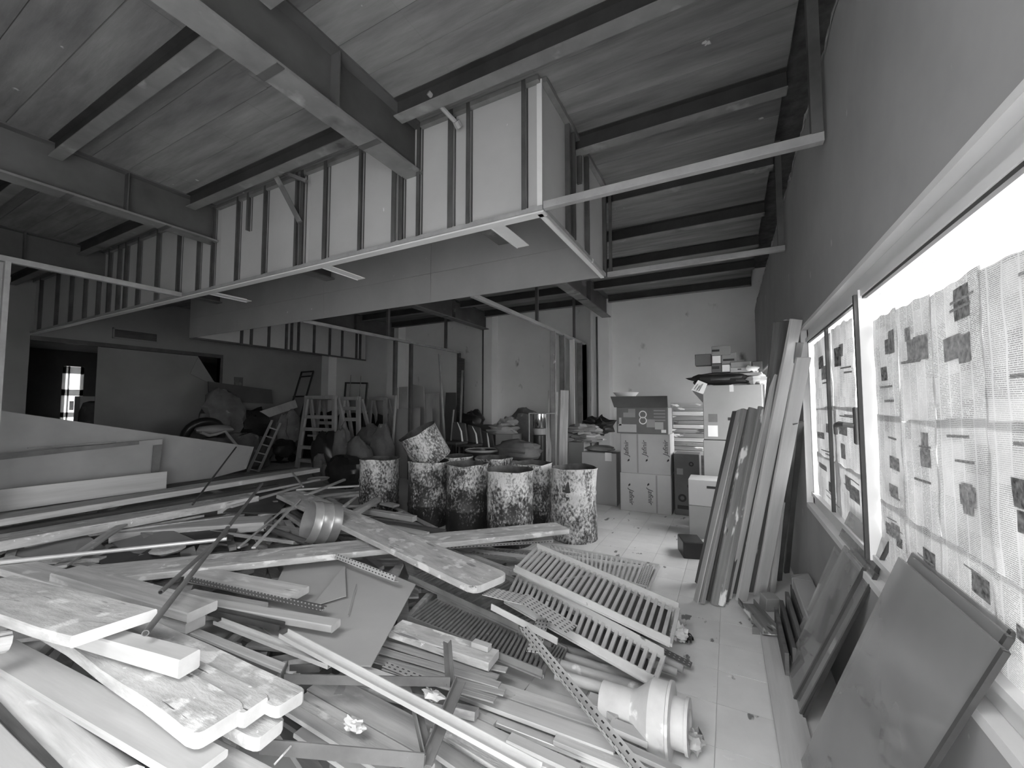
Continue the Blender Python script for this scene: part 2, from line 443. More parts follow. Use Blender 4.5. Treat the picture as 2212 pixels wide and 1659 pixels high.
# ================================================================= BULKHEAD (suspended box of boards on studs)
BE = -1.22; B2Y = 4.55; BWX = -10.15; BW2 = 9.35
bk = thing('ceiling_bulkhead', 'suspended bulkhead of pale boards on steel studs, open underneath', 'bulkhead', (-6, 3.6, BZ))
th = .016
cuts = [BE, -2.42, -3.9, -5.6, -7.1, -8.9, -10.6, XL + .02]
for i in range(len(cuts) - 1):
    MB().box(cuts[i + 1] + .0015, cuts[i] - .0015, BY, BY + th, BZ + .02, ZC - .01).build('front_board', M['board'], bk)
ycuts = [BY + th, 3.37, B2Y]
for i in range(2):
    MB().box(BE - th, BE, ycuts[i] + .0015, ycuts[i + 1] - .0015, BZ + .02, ZC - .01).build('end_board', M['board'], bk)
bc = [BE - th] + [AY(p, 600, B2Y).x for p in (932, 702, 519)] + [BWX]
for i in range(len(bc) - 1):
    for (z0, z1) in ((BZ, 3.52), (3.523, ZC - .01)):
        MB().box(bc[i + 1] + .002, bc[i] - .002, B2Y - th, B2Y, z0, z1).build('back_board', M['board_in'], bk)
for (y0, y1) in ((B2Y, 6.9), (6.903, BW2)):
    MB().box(BWX - th, BWX, y0, y1, BZ + .02, ZC - .01).build('wing_board', M['board'], bk)
# bottom and top tracks
def part(name, m, *boxes):
    b = MB()
    for q in boxes: b.box(*q)
    return b.build(name, m, bk)
part('front_track', M['rail'], (XL + .02, BE + .03, BY - .045, BY + .002, BZ, BZ + .035))
part('front_track_lip', M['frame_white'], (XL + .02, BE + .03, BY - .03, BY + .05, BZ - .012, BZ))
part('end_track', M['rail'], (BE - .02, BE + .035, BY, B2Y, BZ, BZ + .035))
part('end_track_lip', M['frame_white'], (BE - .03, BE + .008, BY, B2Y, BZ - .012, BZ))
part('wing_track', M['stud_dark'], (BWX - .02, BWX + .04, B2Y, BW2, BZ - .01, BZ + .03))
part('top_track', M['stud'], (XL + .02, BEAMS[2] - .1, BY - .05, BY, ZC - .05, ZC - .01), (BEAMS[2] + .1, BEAMS[1] - .1, BY - .05, BY, ZC - .05, ZC - .01),
     (BEAMS[1] + .1, BEAMS[0] - .1, BY - .05, BY, ZC - .05, ZC - .01), (BEAMS[0] + .1, BE, BY - .05, BY, ZC - .05, ZC - .01))
part('top_track', M['stud'], (BE, BE + .05, BY, B2Y, ZC - .05, ZC - .01))
part('edge_strip', M['frame_white'], (BE - .03, BE + .012, BY - .008, BY, BZ, ZC - .02))
def stud_front(px, w=.045, z0=BZ + .03, z1=ZC - .01, m='stud_dark'):
    x = AY(px, 450, BY).x
    MB().box(x - w / 2, x - w / 2 + .004, BY - .05, BY, z0, z1).box(x - w / 2, x + w / 2, BY - .052, BY - .048, z0, z1).box(x + w / 2 - .012, x + w / 2, BY - .004, BY, z0, z1).build('stud', M[m], bk)
for px in (1137, 1017, 979, 910, 874, 858, 785, 710, 660, 648, 580, 522, 470, 440, 398, 352, 312, 285, 270, 250, 228, 200, 170, 140, 105):
    stud_front(px, .05 if px in (979, 858, 710, 660, 398) else .035)
stud_front(544, .04, 3.72)
def stud_end(px, w=.03, z0=BZ + .03):
    y = AX(px, 430, BE).y
    MB().box(BE, BE + .045, y - w / 2, y + w / 2, z0, ZC - .02).build('stud', M['stud_dark'], bk)
for px in (1222, 1233, 1263): stud_end(px)
stud_end(1247, .03, 3.75)
for px in (520, 541, 579, 617, 628, 643, 677, 711, 738, 769, 777, 798, 813):
    y = AX(px, 745, BWX).y
    if y < BW2: MB().box(BWX, BWX + .05, y - .025, y + .025, BZ + .02, ZC - .02).build('stud', M['stud_dark'], bk)
MB().box(BE + .0, BE + .04, B2Y - .02, B2Y + .02, BZ, ZC).build('corner_stud', M['stud_dark'], bk)
for px in (1065, 690, 445):
    x = AY(px, 500 if px > 1000 else 590, BY).x
    MB().box(x - .06, x + .06, BY + .05, BY + .55, BZ + .005, BZ + .012).box(x - .065, x - .055, BY + .05, BY + .55, BZ, BZ + .05).build('tie_bracket', M['frame_white'], bk)

# a folded hanger strut bolted near the front boards, and a small angled one by the window beam
hs = thing('hanger_strut', 'bent diagonal hanger strut fixed in front of the bulkhead studs', 'strut', AY(650, 480, BY - .06))
MB().bar(AY(588, 365, BY - .25), AY(648, 480, BY - .07), .05, .05).build('strut', M['joist'], hs)
MB().bar(AY(586, 362, BY - .25), AY(662, 392, BY - .1), .035, .035).build('arm', M['joist'], hs)
MB().bar(AY(586, 352, BY - .25), AY(586, 372, BY - .25), .07, .07).build('clamp', M['joist'], hs)
hs = thing('hanger_strut', 'short round hanger strut sloping from the joist beside the window beam', 'strut', AY(985, 270, BY - .06))
MB().tube([AY(925, 200, 2.45), AY(988, 268, BY - .07)], .02, 8).build('strut', M['rail'], hs)
MB().tube([AY(985, 262, BY - .1), AY(992, 276, BY - .06)], .032, 8).build('clamp', M['rail'], hs)

# ================================================================= SUSPENDED RAILS
def hanger_box(r_, x, y, z0, z1, w=.04, m='stud_dark'): MB().box(x - w / 2, x + w / 2, y - w / 2, y + w / 2, z0, z1).build('hanger', M[m], r_)
r_ = thing('suspended_rail', 'paint-flecked steel rail running from the bulkhead corner to the window wall', 'rail', (-.3, BY - .03, BZ))
extr('rail', (BE + .04, BY - .03, BZ + .055), (.505, BY - .03, BZ + .055), rect(.05, .055, .003), M['rail'], parent=r_)
hanger_box(r_, .475, BY - .03, BZ + .05, ZC, .055)
r_ = thing('suspended_rail', 'thin steel rail behind the bulkhead reaching the window wall', 'rail', (-.3, B2Y + .02, BZ))
extr('rail', (BE + .045, B2Y + .02, BZ + .05), (.505, B2Y + .02, BZ + .05), rect(.045, .05, .003), M['rail'], parent=r_)
hanger_box(r_, .475, B2Y + .02, BZ + .05, ZC, .05); hanger_box(r_, BE + .075, B2Y + .04, BZ + .05, ZC, .03)
r_ = thing('suspended_rail', 'dark steel rail with a galvanised end post near the fallen panels', 'rail', (-6.42, 1.25, 0))
extr('rail', (-6.42, -1.4, BZ + .05), (-6.42, BY - .05, BZ + .05), rect(.06, .06, .003), M['rail'], parent=r_)
MB().box(-6.46, -6.39, 1.24, 1.28, 0, BZ).box(-6.46, -6.45, 1.16, 1.28, 0, BZ).build('post', M['rail'], r_)
MB().box(-6.46, -6.39, 1.13, 1.17, .0, BZ).build('post', M['stud'], r_)
X3, X4 = -6.48, -2.99
r_ = thing('suspended_rail', 'dark rail behind the bulkhead that ends on a tall post with leaning boards', 'rail', (X3, 9.2, 0))
extr('rail', (X3, B2Y + .01, BZ + .05), (X3, 9.28, BZ + .05), rect(.06, .06, .003), M['rail'], parent=r_)
for px in (838, 963):
    y = AX(px, 715, X3).y; hanger_box(r_, X3, y, BZ + .05, ZC, .06)
for px, zb in ((854, 1.9), (888, 0)):
    y = AX(px, 760, X3).y; MB().box(X3 - .03, X3 + .03, y - .04, y + .04, zb, BZ).build('stud', M['stud_dark'], r_)
MB().box(X3 - .04, X3 + .04, 9.2, 9.28, 0, BZ).build('post', M['stud_dark'], r_)
r_ = thing('stud_partition', 'open steel stud partition hung from a rail near the back wall', 'partition', (X4, 8.6, 0)); r_['kind'] = 'thing'
extr('rail', (X4, B2Y + .01, BZ + .05), (X4, 9.42, BZ + .05), rect(.06, .06, .003), M['rail'], parent=r_)
for px in (1160, 1240):
    y = AX(px, 690, X4).y; hanger_box(r_, X4, y, BZ + .05, ZC, .05)
for px, m_ in ((1195, 'rail'), (1215, 'stud'), (1236, 'frame_white'), (1253, 'stud'), (1265, 'rail'), (1274, 'stud_dark')):
    y = min(AX(px, 800, X4).y, 9.37)
    MB().box(X4 - .05, X4 + .05, y - .035, y - .03, 0, BZ).box(X4 - .05, X4 - .045, y - .035, y + .02, 0, BZ).box(X4 + .045, X4 + .05, y - .035, y + .02, 0, BZ).build('stud', M[m_], r_)
for px, y_, lb in ((1290, YB - .36, 'thin dark pipe running down the pilaster behind the cartons'), (1043, YB - .36, 'thin dark pipe running down the middle pilaster')):
    p = AY(px, 800, y_); tag(MB().tube([(p.x, y_, 0), (p.x, y_, 3.75)], .022, 8).build('wall_pipe', M['stud_dark'], smooth=True), lb, 'pipe')
p = AX(515, 830, XL + .01); tag(MB().box(XL, XL + .012, p.y - .12, p.y + .12, p.z - .2, p.z + .2).build('access_panel', M['joist']), 'small dark panel on the left wall above the clutter', 'panel')
p = AX(294, 725, XL + .01)
vg = thing('vent_grille', 'rectangular vent grille with pale frame above the left opening', 'vent', (XL, p.y, p.z))
b = MB(); hy, hz = .42, .12
for q in ((XL, XL + .03, p.y - hy, p.y + hy, p.z + hz - .03, p.z + hz), (XL, XL + .03, p.y - hy, p.y + hy, p.z - hz, p.z - hz + .03), (XL, XL + .03, p.y - hy, p.y - hy + .03, p.z - hz, p.z + hz), (XL, XL + .03, p.y + hy - .03, p.y + hy, p.z - hz, p.z + hz)): b.box(*q)
b.build('frame', M['left_wall'], vg); MB().box(XL, XL + .008, p.y - hy, p.y + hy, p.z - hz, p.z + hz).build('backing', M['stud_dark'], vg)
for k in range(4): MB().box(XL + .006, XL + .02, p.y - hy + .03, p.y + hy - .03, p.z - .075 + k * .045, p.z - .06 + k * .045).build('slat', M['stud_dark'], vg)
# board closing most of the left opening, with a torn corner
bd = MB().prism([(XL - .08, 3.8, 0), (XL - .08, OY1, 0), (XL - .08, OY1, 2.25), (XL - .08, 5.75, 2.62), (XL - .08, 5.62, 2.45), (XL - .08, 5.9, OZ - .06), (XL - .08, 3.8, OZ - .06)], (-.02, 0, 0))
bd = MB().prism([(XL - .08, 3.8, 0), (XL - .08, OY1, 0), (XL - .08, OY1, 2.2), (XL - .08, 5.75, OZ - .06), (XL - .08, 3.8, OZ - .06)], (-.02, 0, 0))
cb = thing('closing_board', 'grey board blocking the left opening, its upper corner torn and folded', 'board', (XL - .09, 5, 0))
bd.build('sheet', M['left_wall'], cb)
MB().prism([(XL - .075, OY1 - .02, 2.2), (XL - .075, 5.75, OZ - .08), (XL - .0, 5.55, 2.5)], (.01, 0, 0)).build('folded_corner', M['left_wall'], cb)

# ================================================================= ROOM BEYOND THE LEFT OPENING
XF = -17.2
pw0, pw1 = AX(136, 790, XF), AX(176, 905, XF)
FY0, FY1, FZ1 = pw0.y, pw1.y, pw0.z
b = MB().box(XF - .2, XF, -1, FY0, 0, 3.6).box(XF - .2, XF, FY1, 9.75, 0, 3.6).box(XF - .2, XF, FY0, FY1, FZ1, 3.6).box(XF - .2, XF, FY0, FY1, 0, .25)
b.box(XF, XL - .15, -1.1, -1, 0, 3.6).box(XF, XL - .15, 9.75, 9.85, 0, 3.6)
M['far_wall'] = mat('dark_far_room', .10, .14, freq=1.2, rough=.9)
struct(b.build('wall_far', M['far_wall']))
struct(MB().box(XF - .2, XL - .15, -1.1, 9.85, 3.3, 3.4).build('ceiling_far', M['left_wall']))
fw = thing('window_3', None, None, (XF, FY0, .25)); fw['kind'] = 'structure'
def backlit(name, col, tr):
    m = bpy.data.materials.new(name); m.use_nodes = True; nt = m.node_tree; N = nt.nodes
    for n_ in list(N): N.remove(n_)
    out = N.new('ShaderNodeOutputMaterial'); tl = N.new('ShaderNodeBsdfTranslucent'); df = N.new('ShaderNodeBsdfDiffuse'); mx = N.new('ShaderNodeMixShader'); nz = N.new('ShaderNodeTexNoise'); nz.inputs['Scale'].default_value = 3
    mr = N.new('ShaderNodeMapRange'); mr.inputs[3].default_value = col * .9; mr.inputs[4].default_value = col; nt.links.new(nz.outputs[0], mr.inputs[0])
    for q in (tl, df): nt.links.new(mr.outputs[0], q.inputs[0])
    mx.inputs[0].default_value = tr; nt.links.new(df.outputs[0], mx.inputs[1]); nt.links.new(tl.outputs[0], mx.inputs[2]); nt.links.new(mx.outputs[0], out.inputs[0]); return m
M['frosted'] = backlit('frosted_door_glass', .8, .22)
t_ = .1; w_ = FY1 - FY0
t_ = w_ * .16
zz = AX(150, 848, XF).z; z2 = AX(150, 896, XF).z
b = MB()
for q in ((FY0, FY0 + t_, .25, FZ1), (FY0 + w_ * .26, FY0 + w_ * .34, .25, FZ1), (FY1 - t_, FY1, .25, FZ1), (FY0, FY1, FZ1 - .22, FZ1 - .02), (FY0, FY1, zz - .09, zz + .09), (FY0, FY1, z2 - .07, z2 + .07)):
    b.box(XF - .015, XF + .0, q[0], q[1], q[2], q[3])
M['far_frame'] = mat('far_window_frame', .7, .78, freq=1, rough=.5)
M['far_door'] = backlit('bloom_door_frame', .8, .5)  # frame made translucent so it glows, standing in for bloom
b.build('window_frame', M['far_door'], fw)
MB().add([(XF - .05, FY0, .25), (XF - .05, FY1, .25), (XF - .05, FY1, FZ1), (XF - .05, FY0, FZ1)], [(0, 1, 2, 3)]).build('pane', M['frosted'], fw)
for k in range(6):
    z = AX(150, 868 + k * 3.2, XF).z
    MB().box(XF - .045, XF - .035, FY0 + w_ * .42, FY0 + w_ * .62, z - .02, z + .02).build('louvre', M['left_wall'], fw)
pb = AX(187, 880, XF + .8)
tag(MB().box(XF + .6, XF + 1.0, pb.y - .2, pb.y + .25, 1.15, 1.95).build('white_carton', M['far_frame']), 'white carton standing beside the bright far door', 'carton')
tag(MB().box(XF + .6, XF + 1.1, pb.y - .25, pb.y + .3, 0, 1.15).build('dark_cabinet', M['stud_dark'], bevel=.02), 'dark cabinet under the white carton in the far room', 'cabinet')
tag(MB().lathe([(.28, 0), (.3, .1), (.27, 1.5), (.2, 1.75), (.08, 1.8)], 16, Matrix.Translation(AX(202, 880, XF + 2.4).xy.to_3d())).build('gas_cylinder', M['joist'], smooth=True), 'dark rounded cylinder next to the cabinet in the far room', 'cylinder')

# ================================================================= NEWSPAPERS ON THE WINDOW
def paper_mat(name, base, dark, thin):
    m = bpy.data.materials.new(name); m.use_nodes = True; nt = m.node_tree; N = nt.nodes; Lk = nt.links
    for n_ in list(N): N.remove(n_)
    out = N.new('ShaderNodeOutputMaterial'); tc = N.new('ShaderNodeTexCoord'); oi = N.new('ShaderNodeObjectInfo')
    sep = N.new('ShaderNodeSeparateXYZ'); Lk.new(tc.outputs['UV'], sep.inputs[0])
    def mth(op, a, b_=None, c=None):
        q = N.new('ShaderNodeMath'); q.operation = op
        for i, x in enumerate((a, b_, c)):
            if x is None: continue
            if isinstance(x, (int, float)): q.inputs[i].default_value = x
            else: Lk.new(x, q.inputs[i])
        return q.outputs[0]
    # text lines broken into columns
    line = mth('GREATER_THAN', mth('FRACT', mth('MULTIPLY', sep.outputs[1], 110.0)), .52)
    coln = mth('GREATER_THAN', mth('FRACT', mth('MULTIPLY', sep.outputs[0], 6.0)), .12)
    cxy = N.new('ShaderNodeCombineXYZ'); Lk.new(mth('MULTIPLY', sep.outputs[0], 90.0), cxy.inputs[0]); Lk.new(mth('FLOOR', mth('MULTIPLY', sep.outputs[1], 110.0)), cxy.inputs[1]); Lk.new(mth('MULTIPLY', oi.outputs['Random'], 50.0), cxy.inputs[2])
    wn = N.new('ShaderNodeTexNoise'); wn.inputs['Scale'].default_value = 1.0; Lk.new(cxy.outputs[0], wn.inputs['Vector'])
    word = mth('GREATER_THAN', wn.outputs[0], .43)
    txt = mth('MULTIPLY', mth('MULTIPLY', line, coln), word)
    big = N.new('ShaderNodeTexNoise'); big.inputs['Scale'].default_value = 2.3; big.inputs['Detail'].default_value = 5
    c2 = N.new('ShaderNodeCombineXYZ'); Lk.new(sep.outputs[0], c2.inputs[0]); Lk.new(sep.outputs[1], c2.inputs[1]); Lk.new(mth('MULTIPLY', oi.outputs['Random'], 50.0), c2.inputs[2]); Lk.new(c2.outputs[0], big.inputs['Vector'])
    cell = N.new('ShaderNodeTexWhiteNoise'); c3 = N.new('ShaderNodeCombineXYZ')
    Lk.new(mth('FLOOR', mth('MULTIPLY', sep.outputs[0], 6.0)), c3.inputs[0]); Lk.new(mth('FLOOR', mth('MULTIPLY', sep.outputs[1], 7.0)), c3.inputs[1]); Lk.new(mth('MULTIPLY', oi.outputs['Random'], 50.0), c3.inputs[2]); Lk.new(c3.outputs[0], cell.inputs['Vector'])
    shade = mth('SUBTRACT', mth('MULTIPLY_ADD', big.outputs[0], .8, base - .40), mth('MULTIPLY', txt, mth('MULTIPLY_ADD', cell.outputs[0], dark, dark * .4)))
    cb_ = N.new('ShaderNodeCombineXYZ')
    for i in range(3): Lk.new(shade, cb_.inputs[i])
    tl = N.new('ShaderNodeBsdfTranslucent'); df = N.new('ShaderNodeBsdfDiffuse'); tp = N.new('ShaderNodeBsdfTransparent')
    Lk.new(cb_.outputs[0], tl.inputs[0]); Lk.new(cb_.outputs[0], df.inputs[0]); Lk.new(cb_.outputs[0], tp.inputs[0])
    m1 = N.new('ShaderNodeMixShader'); m1.inputs[0].default_value = 1 - thin[1]; Lk.new(tl.outputs[0], m1.inputs[1]); Lk.new(df.outputs[0], m1.inputs[2])
    m2 = N.new('ShaderNodeMixShader'); m2.inputs[0].default_value = thin[0]; Lk.new(m1.outputs[0], m2.inputs[1]); Lk.new(tp.outputs[0], m2.inputs[2])
    Lk.new(m2.outputs[0], out.inputs[0]); return m
M['news'] = paper_mat('backlit_newsprint', .84, .36, (.018, .06))
M['photo'] = paper_mat('printed_photo', .42, .0, (.015, .055))
M['photo_dark'] = paper_mat('printed_dark_photo', .26, .0, (.015, .05))
M['headline'] = paper_mat('printed_headline', .38, .0, (.015, .055))
def sheet(y0, y1, z0, z1, label, seed, x=.588, curl=.004, tilt=0, photos=2, edge=0.0):
    """newspaper page: wavy grid in the plane of the glass (y right to left seen from inside)"""
    ny, nz_ = 12, 14; mb = MB(); rr = random.Random(seed)
    def pt(u, v, off=0):
        y = y1 + (y0 - y1) * u; z = z0 + (z1 - z0) * v
        z += tilt * (u - .5) + (edge * noise.noise(V((u * 4, seed, 0))) if v > .95 else 0)
        y += (edge * noise.noise(V((v * 5, seed, 3))) if (u > .95 or u < .05) else 0)
        return V((x - abs(curl * noise.noise(V((y * 5, z * 5, seed)))) - off, y, z))
    for j in range(nz_ + 1):
        for i in range(ny + 1): mb.v.append(pt(i / ny, j / nz_))
    for j in range(nz_):
        for i in range(ny):
            k = j * (ny + 1) + i; mb.f.append((k, k + 1, k + ny + 2, k + ny + 1))
    o = mb.build('newspaper_sheet', M['news'])
    uv = o.data.uv_layers.new(name='UVMap')
    for lp in o.data.loops:
        k = lp.vertex_index; uv.data[lp.index].uv = ((k % (ny + 1)) / ny * abs(y1 - y0) / .4, (k // (ny + 1)) / nz_ * (z1 - z0) / .56)
    tag(o, label, 'newspaper', 'newspaper sheets taped to the window')
    for q in range(photos):
        pu, pv = rr.uniform(.06, .55), rr.uniform(.08, .72); du, dv = rr.uniform(.16, .38), rr.uniform(.10, .24)
        g = MB(); n_ = 4
        for j in range(n_ + 1):
            for i in range(n_ + 1): g.v.append(pt(pu + du * i / n_, pv + dv * j / n_, .004))
        for j in range(n_):
            for i in range(n_): k = j * (n_ + 1) + i; g.f.append((k, k + 1, k + n_ + 2, k + n_ + 1))
        pm = M[rr.choice(('photo', 'photo_dark', 'photo'))]
        po = g.build('printed_photo', pm, o); u2 = po.data.uv_layers.new(name='UVMap')
        for lp in po.data.loops: k = lp.vertex_index; u2.data[lp.index].uv = (pu * 9 + (k % 5) * .5, pv * 9 + (k // 5) * .4)
    for q in range(2):
        pu, pv = rr.uniform(.05, .3), rr.uniform(.1, .9); du = rr.uniform(.3, .6)
        g = MB(); n_ = 4
        for j in range(2):
            for i in range(n_ + 1): g.v.append(pt(pu + du * i / n_, min(pv + .02 * j, .97), .0045))
        for i in range(n_): g.f.append((i, i + 1, i + n_ + 2, i + n_ + 1))
        po = g.build('headline', M['headline'], o); u2 = po.data.uv_layers.new(name='UVMap')
    return o
# right-hand pane: three rows of pages from the mullion towards the camera
cols = [(2.40, 2.10), (2.11, 1.80), (1.81, 1.50), (1.51, 1.20), (1.21, .92), (.93, .62)]
rows = [(1.58, 2.0, 'top'), (1.21, 1.60, 'middle'), (.97, 1.23, 'bottom')]
cn = ('against the mullion', 'second from the mullion', 'third from the mullion', 'fourth from the mullion', 'fifth from the mullion', 'farthest from the mullion')
k = 0
for ri, (z0, z1, rn) in enumerate(rows):
    for ci, (ya, yb) in enumerate(cols):
        k += 1
        dz = R.uniform(-.012, .012)
        sheet(ya, yb, z0 + (dz if ri else 0), z1 + dz + (.03 * (1 - ci / 2) if ri == 0 else 0), 'newspaper page in the %s row of the large pane, %s' % (rn, cn[ci]), k, curl=.005 + .004 * R.random(), tilt=R.uniform(-.015, .015), photos=3 if ri != 1 else 2, edge=.012, x=.588 - .0025 * ri - .001 * (ci % 2))
for ri, (z0, z1, rn) in enumerate(((1.62, 2.12, 'upper'), (1.28, 1.64, 'middle'), (.98, 1.30, 'lower'))):
    for ci, (ya, yb, cnm) in enumerate(((3.86, 3.27, 'beside the jamb'), (3.25, 2.74, 'beside the window handle'))):
        k += 1
        sheet(ya, yb - (.07 * ri), z0, z1, 'newspaper page, %s of three, %s' % (rn, cnm), k, curl=.006, tilt=R.uniform(-.03, .03), photos=2, edge=.03, x=.588 - .003 * ri - .001 * ci)
MB().box(.556, .574, 3.25, 3.275, SILL + .06, HEAD - .1).build('sash_edge', M['frame_dark'], w1)
hp = MB().box(.535, .57, 2.535, 2.575, 1.46, 1.64).build('handle_plate', M['frame_dark'], w1, bevel=.005)
MB().tube([(.535, 2.555, 1.55), (.50, 2.56, 1.555), (.49, 2.62, 1.555), (.492, 2.70, 1.545), (.495, 2.73, 1.50)], [.012, .012, .014, .013, .009], 8).build('handle', M['frame_dark'], hp, smooth=True)

# ================================================================= PLANKS LEANING BY THE WINDOW
M['wood'] = mat('weathered_timber', .36, .58, scale=(.5, 7, 7), freq=3.2, rough=.8, rand=.16, splat=[(.66, 5, .62, .08, (.8, 1.5, 1.5)), (.14, 4, .70, .08, (.5, 4, 4))], bump=.12)
M['wood_pale'] = mat('pale_planed_timber', .42, .55, scale=(.4, 6, 6), freq=2.4, rough=.7, rand=.06, splat=[(.2, 14, .78, .02, (1, 1, 1))], bump=.05)
M['wood_dusty'] = mat('plaster_caked_board', .36, .62, scale=(.8, 3, 3), freq=5, rough=.9, rand=.08, splat=[(.74, 6, .58, .06, (1, 1.4, 1.4)), (.26, 5, .66, .06, (.7, 3, 3)), (.16, 4, .68, .02, (.5, 9, 9)), (.8, 22, .68, .03, (1, 1, 1))], bump=.5)
M['wood_dark'] = mat('dark_stained_timber', .06, .14, scale=(.5, 6, 6), freq=3, rough=.6, rand=.2, splat=[(.35, 6, .7, .05, (.6, 2, 2))])
M['wood_splash'] = mat('paint_splashed_timber', .16, .30, scale=(.5, 6, 6), freq=3, rough=.6, rand=.15, splat=[(.8, 9, .60, .04, (.35, 1, 1)), (.07, 7, .64, .05, (.6, 2, 2))])
M['card'] = mat('brown_cardboard', .24, .29, freq=1.5, rough=.85, rand=.08)
M['card_pale'] = mat('pale_cardboard', .35, .41, freq=1.5, rough=.8, rand=.06)
M['card_dark'] = mat('dark_cardboard', .10, .16, freq=1.5, rough=.8, rand=.08)
M['ink'] = mat('black_ink', .02, .035, freq=3, rough=.6)
M['label'] = mat('white_label', .66, .74, freq=6, rough=.6)
M['black'] = mat('black_plastic', .015, .03, freq=3, rough=.35, spec=.5)
M['white'] = mat('white_plastic', .72, .8, freq=2, rough=.4)
M['tape'] = mat('clear_tape', .42, .50, freq=4, rough=.25, spec=.5)

SAWN_MAT.append(mat('sawn_timber_end', .46, .60, freq=9, rough=.85))
def lean(px0, py0, px1, py1, w, t, m, label, ytop=None, xtop=None, roll=0, taper=None, group='planks leaning beside the window'):
    a = AZ(px0, py0, .012); b_ = AY(px1, py1, ytop) if ytop else AX(px1, py1, xtop)
    o = extr('leaning_plank', a, b_, rect(w * .8, t * .8, .003, top=False), M[m], roll=roll, wdir=_r, seg=8, jit=.004)
    return tag(o, label, 'plank', group)
lean(1508, 1262, 1590, 888, .02, .14, 'wood_dark', 'leftmost dark board edge of the leaning planks', ytop=4.55)
lean(1503, 1300, 1598, 885, .012, .12, 'wood_pale', 'very thin pale-edged strip leaning left of the splashed planks', ytop=4.40)
lean(1516, 1303, 1607, 884, .045, .05, 'wood_splash', 'narrow grey batten leaning second from the left', ytop=4.36, roll=.3)
lean(1530, 1298, 1618, 886, .05, .04, 'wood_dark', 'narrow dark batten leaning beside the splashed plank', ytop=4.40, roll=.2)
lean(1544, 1306, 1626, 882, .085, .04, 'wood_splash', 'wide leaning plank splashed with white paint', ytop=4.30, roll=-.1)
lean(1558, 1308, 1644, 879, .06, .04, 'wood_splash', 'narrower paint-marked plank leaning against the splashed one', ytop=4.27, roll=.15)
lean(1566, 1298, 1655, 890, .045, .05, 'wood_dark', 'dark slim batten leaning between splashed and pale planks', ytop=4.36)
lean(1573, 1292, 1701, 692, .07, .035, 'wood_pale', 'long pale plank, leftmost of the tall leaning ones', xtop=.46, roll=.25)
lean(1601, 1296, 1720, 690, .115, .035, 'wood_pale', 'widest long pale plank leaning up the window wall', xtop=.475, roll=.1)
lean(1641, 1284, 1735, 772, .125, .03, 'wood_pale', 'shorter pale plank leaning nearest the window jamb', xtop=.49, roll=-.05)
lean(1628, 1240, 1688, 694, .19, .02, 'wood_dark', 'dark board leaning behind the tall pale planks', xtop=.40, roll=.2)
lean(1683, 1252, 1716, 912, .05, .04, 'stud_dark', 'dark steel strip leaning beside the pale planks', xtop=.44)
lean(1699, 1236, 1728, 912, .06, .03, 'stud_dark', 'second dark steel strip, against the wall below the sill', xtop=.49)
lean(1668, 1278, 1689, 1085, .06, .03, 'wood', 'short grey plank leaning low beside the steel strips', xtop=.37)

lean(1587, 1282, 1711, 694, .06, .02, 'wood_dark', 'dark batten added as shade between the two tall pale planks', xtop=.488)  # batten added to draw the shaded gap between planks
lean(1622, 1278, 1728, 740, .07, .02, 'wood_dark', 'dark batten added as shade left of the shorter pale plank', xtop=.497)  # dark strip standing in for a plank's shaded side
lean(1537, 1292, 1622, 890, .05, .02, 'wood_dark', 'dark batten added as shade in the gap beside the wide splashed plank', ytop=4.45)  # another added strip, shade of the gap as a solid piece
# ---- boards on edge and odds and ends on the floor under the window
for i, (x, h, m_) in enumerate(((.27, .16, 'wood_dark'), (.31, .20, 'stud_dark'), (.35, .25, 'joist'), (.39, .29, 'wood_dark'))):
    b = MB().box(x - .012, x + .012, 3.05, 3.70 + .05 * i, .0, h)
    tag(b.build('edge_board', M[m_], bevel=.003), 'dark board standing on edge below the window, %s from the wall' % ('fourth', 'third', 'second', 'nearest')[i], 'board', 'boards on edge below the window')
r_ = thing('long_carton', 'long pale carton with a crumpled open end resting on the edge boards', 'carton', (.42, 3.3, .295))
MB().box(.385, .51, 2.95, 3.74, .295, .375).build('body', M['card_pale'], r_, bevel=.004)
MB().prism([(.38, 3.74, .295), (.512, 3.74, .295), (.50, 3.86, .31), (.385, 3.85, .28)], (0, .01, .08)).build('flap', M['card'], r_, bevel=.004)
bx_ = AZ(1642, 1345, 0)
r_ = thing('paint_tray', 'dark splashed metal trough lying under the leaning planks', 'trough', bx_)
extr('trough', AZ(1612, 1305, .05), AZ(1668, 1372, .05), chan_prof(.12, .045, .006), M['wood_splash'], parent=r_)
tag(MB().prism([AZ(1625, 1370, .0), AZ(1648, 1372, 0), AZ(1640, 1345, 0)], (0, 0, .05)).build('metal_offcut', M['stud']), 'small triangular metal offcut on the tiles', 'offcut')
tag(MB().obox(Matrix.Translation(AZ(1662, 1300, .06)) @ Matrix.Rotation(.5, 4, 'Z') @ Matrix.Rotation(.2, 4, 'X'), .11, .09, .11).build('cardboard_scrap', M['card'], bevel=.004), 'small crushed cardboard box at the foot of the planks', 'box')
tag(extr('skirting_board', AZ(1662, 1338, .028), AZ(1742, 1720, .028), rect(.15, .022, .003), M['wood_pale'], seg=6, jit=.002), 'wide pale board lying flat on the tiles along the glass sheets', 'board')

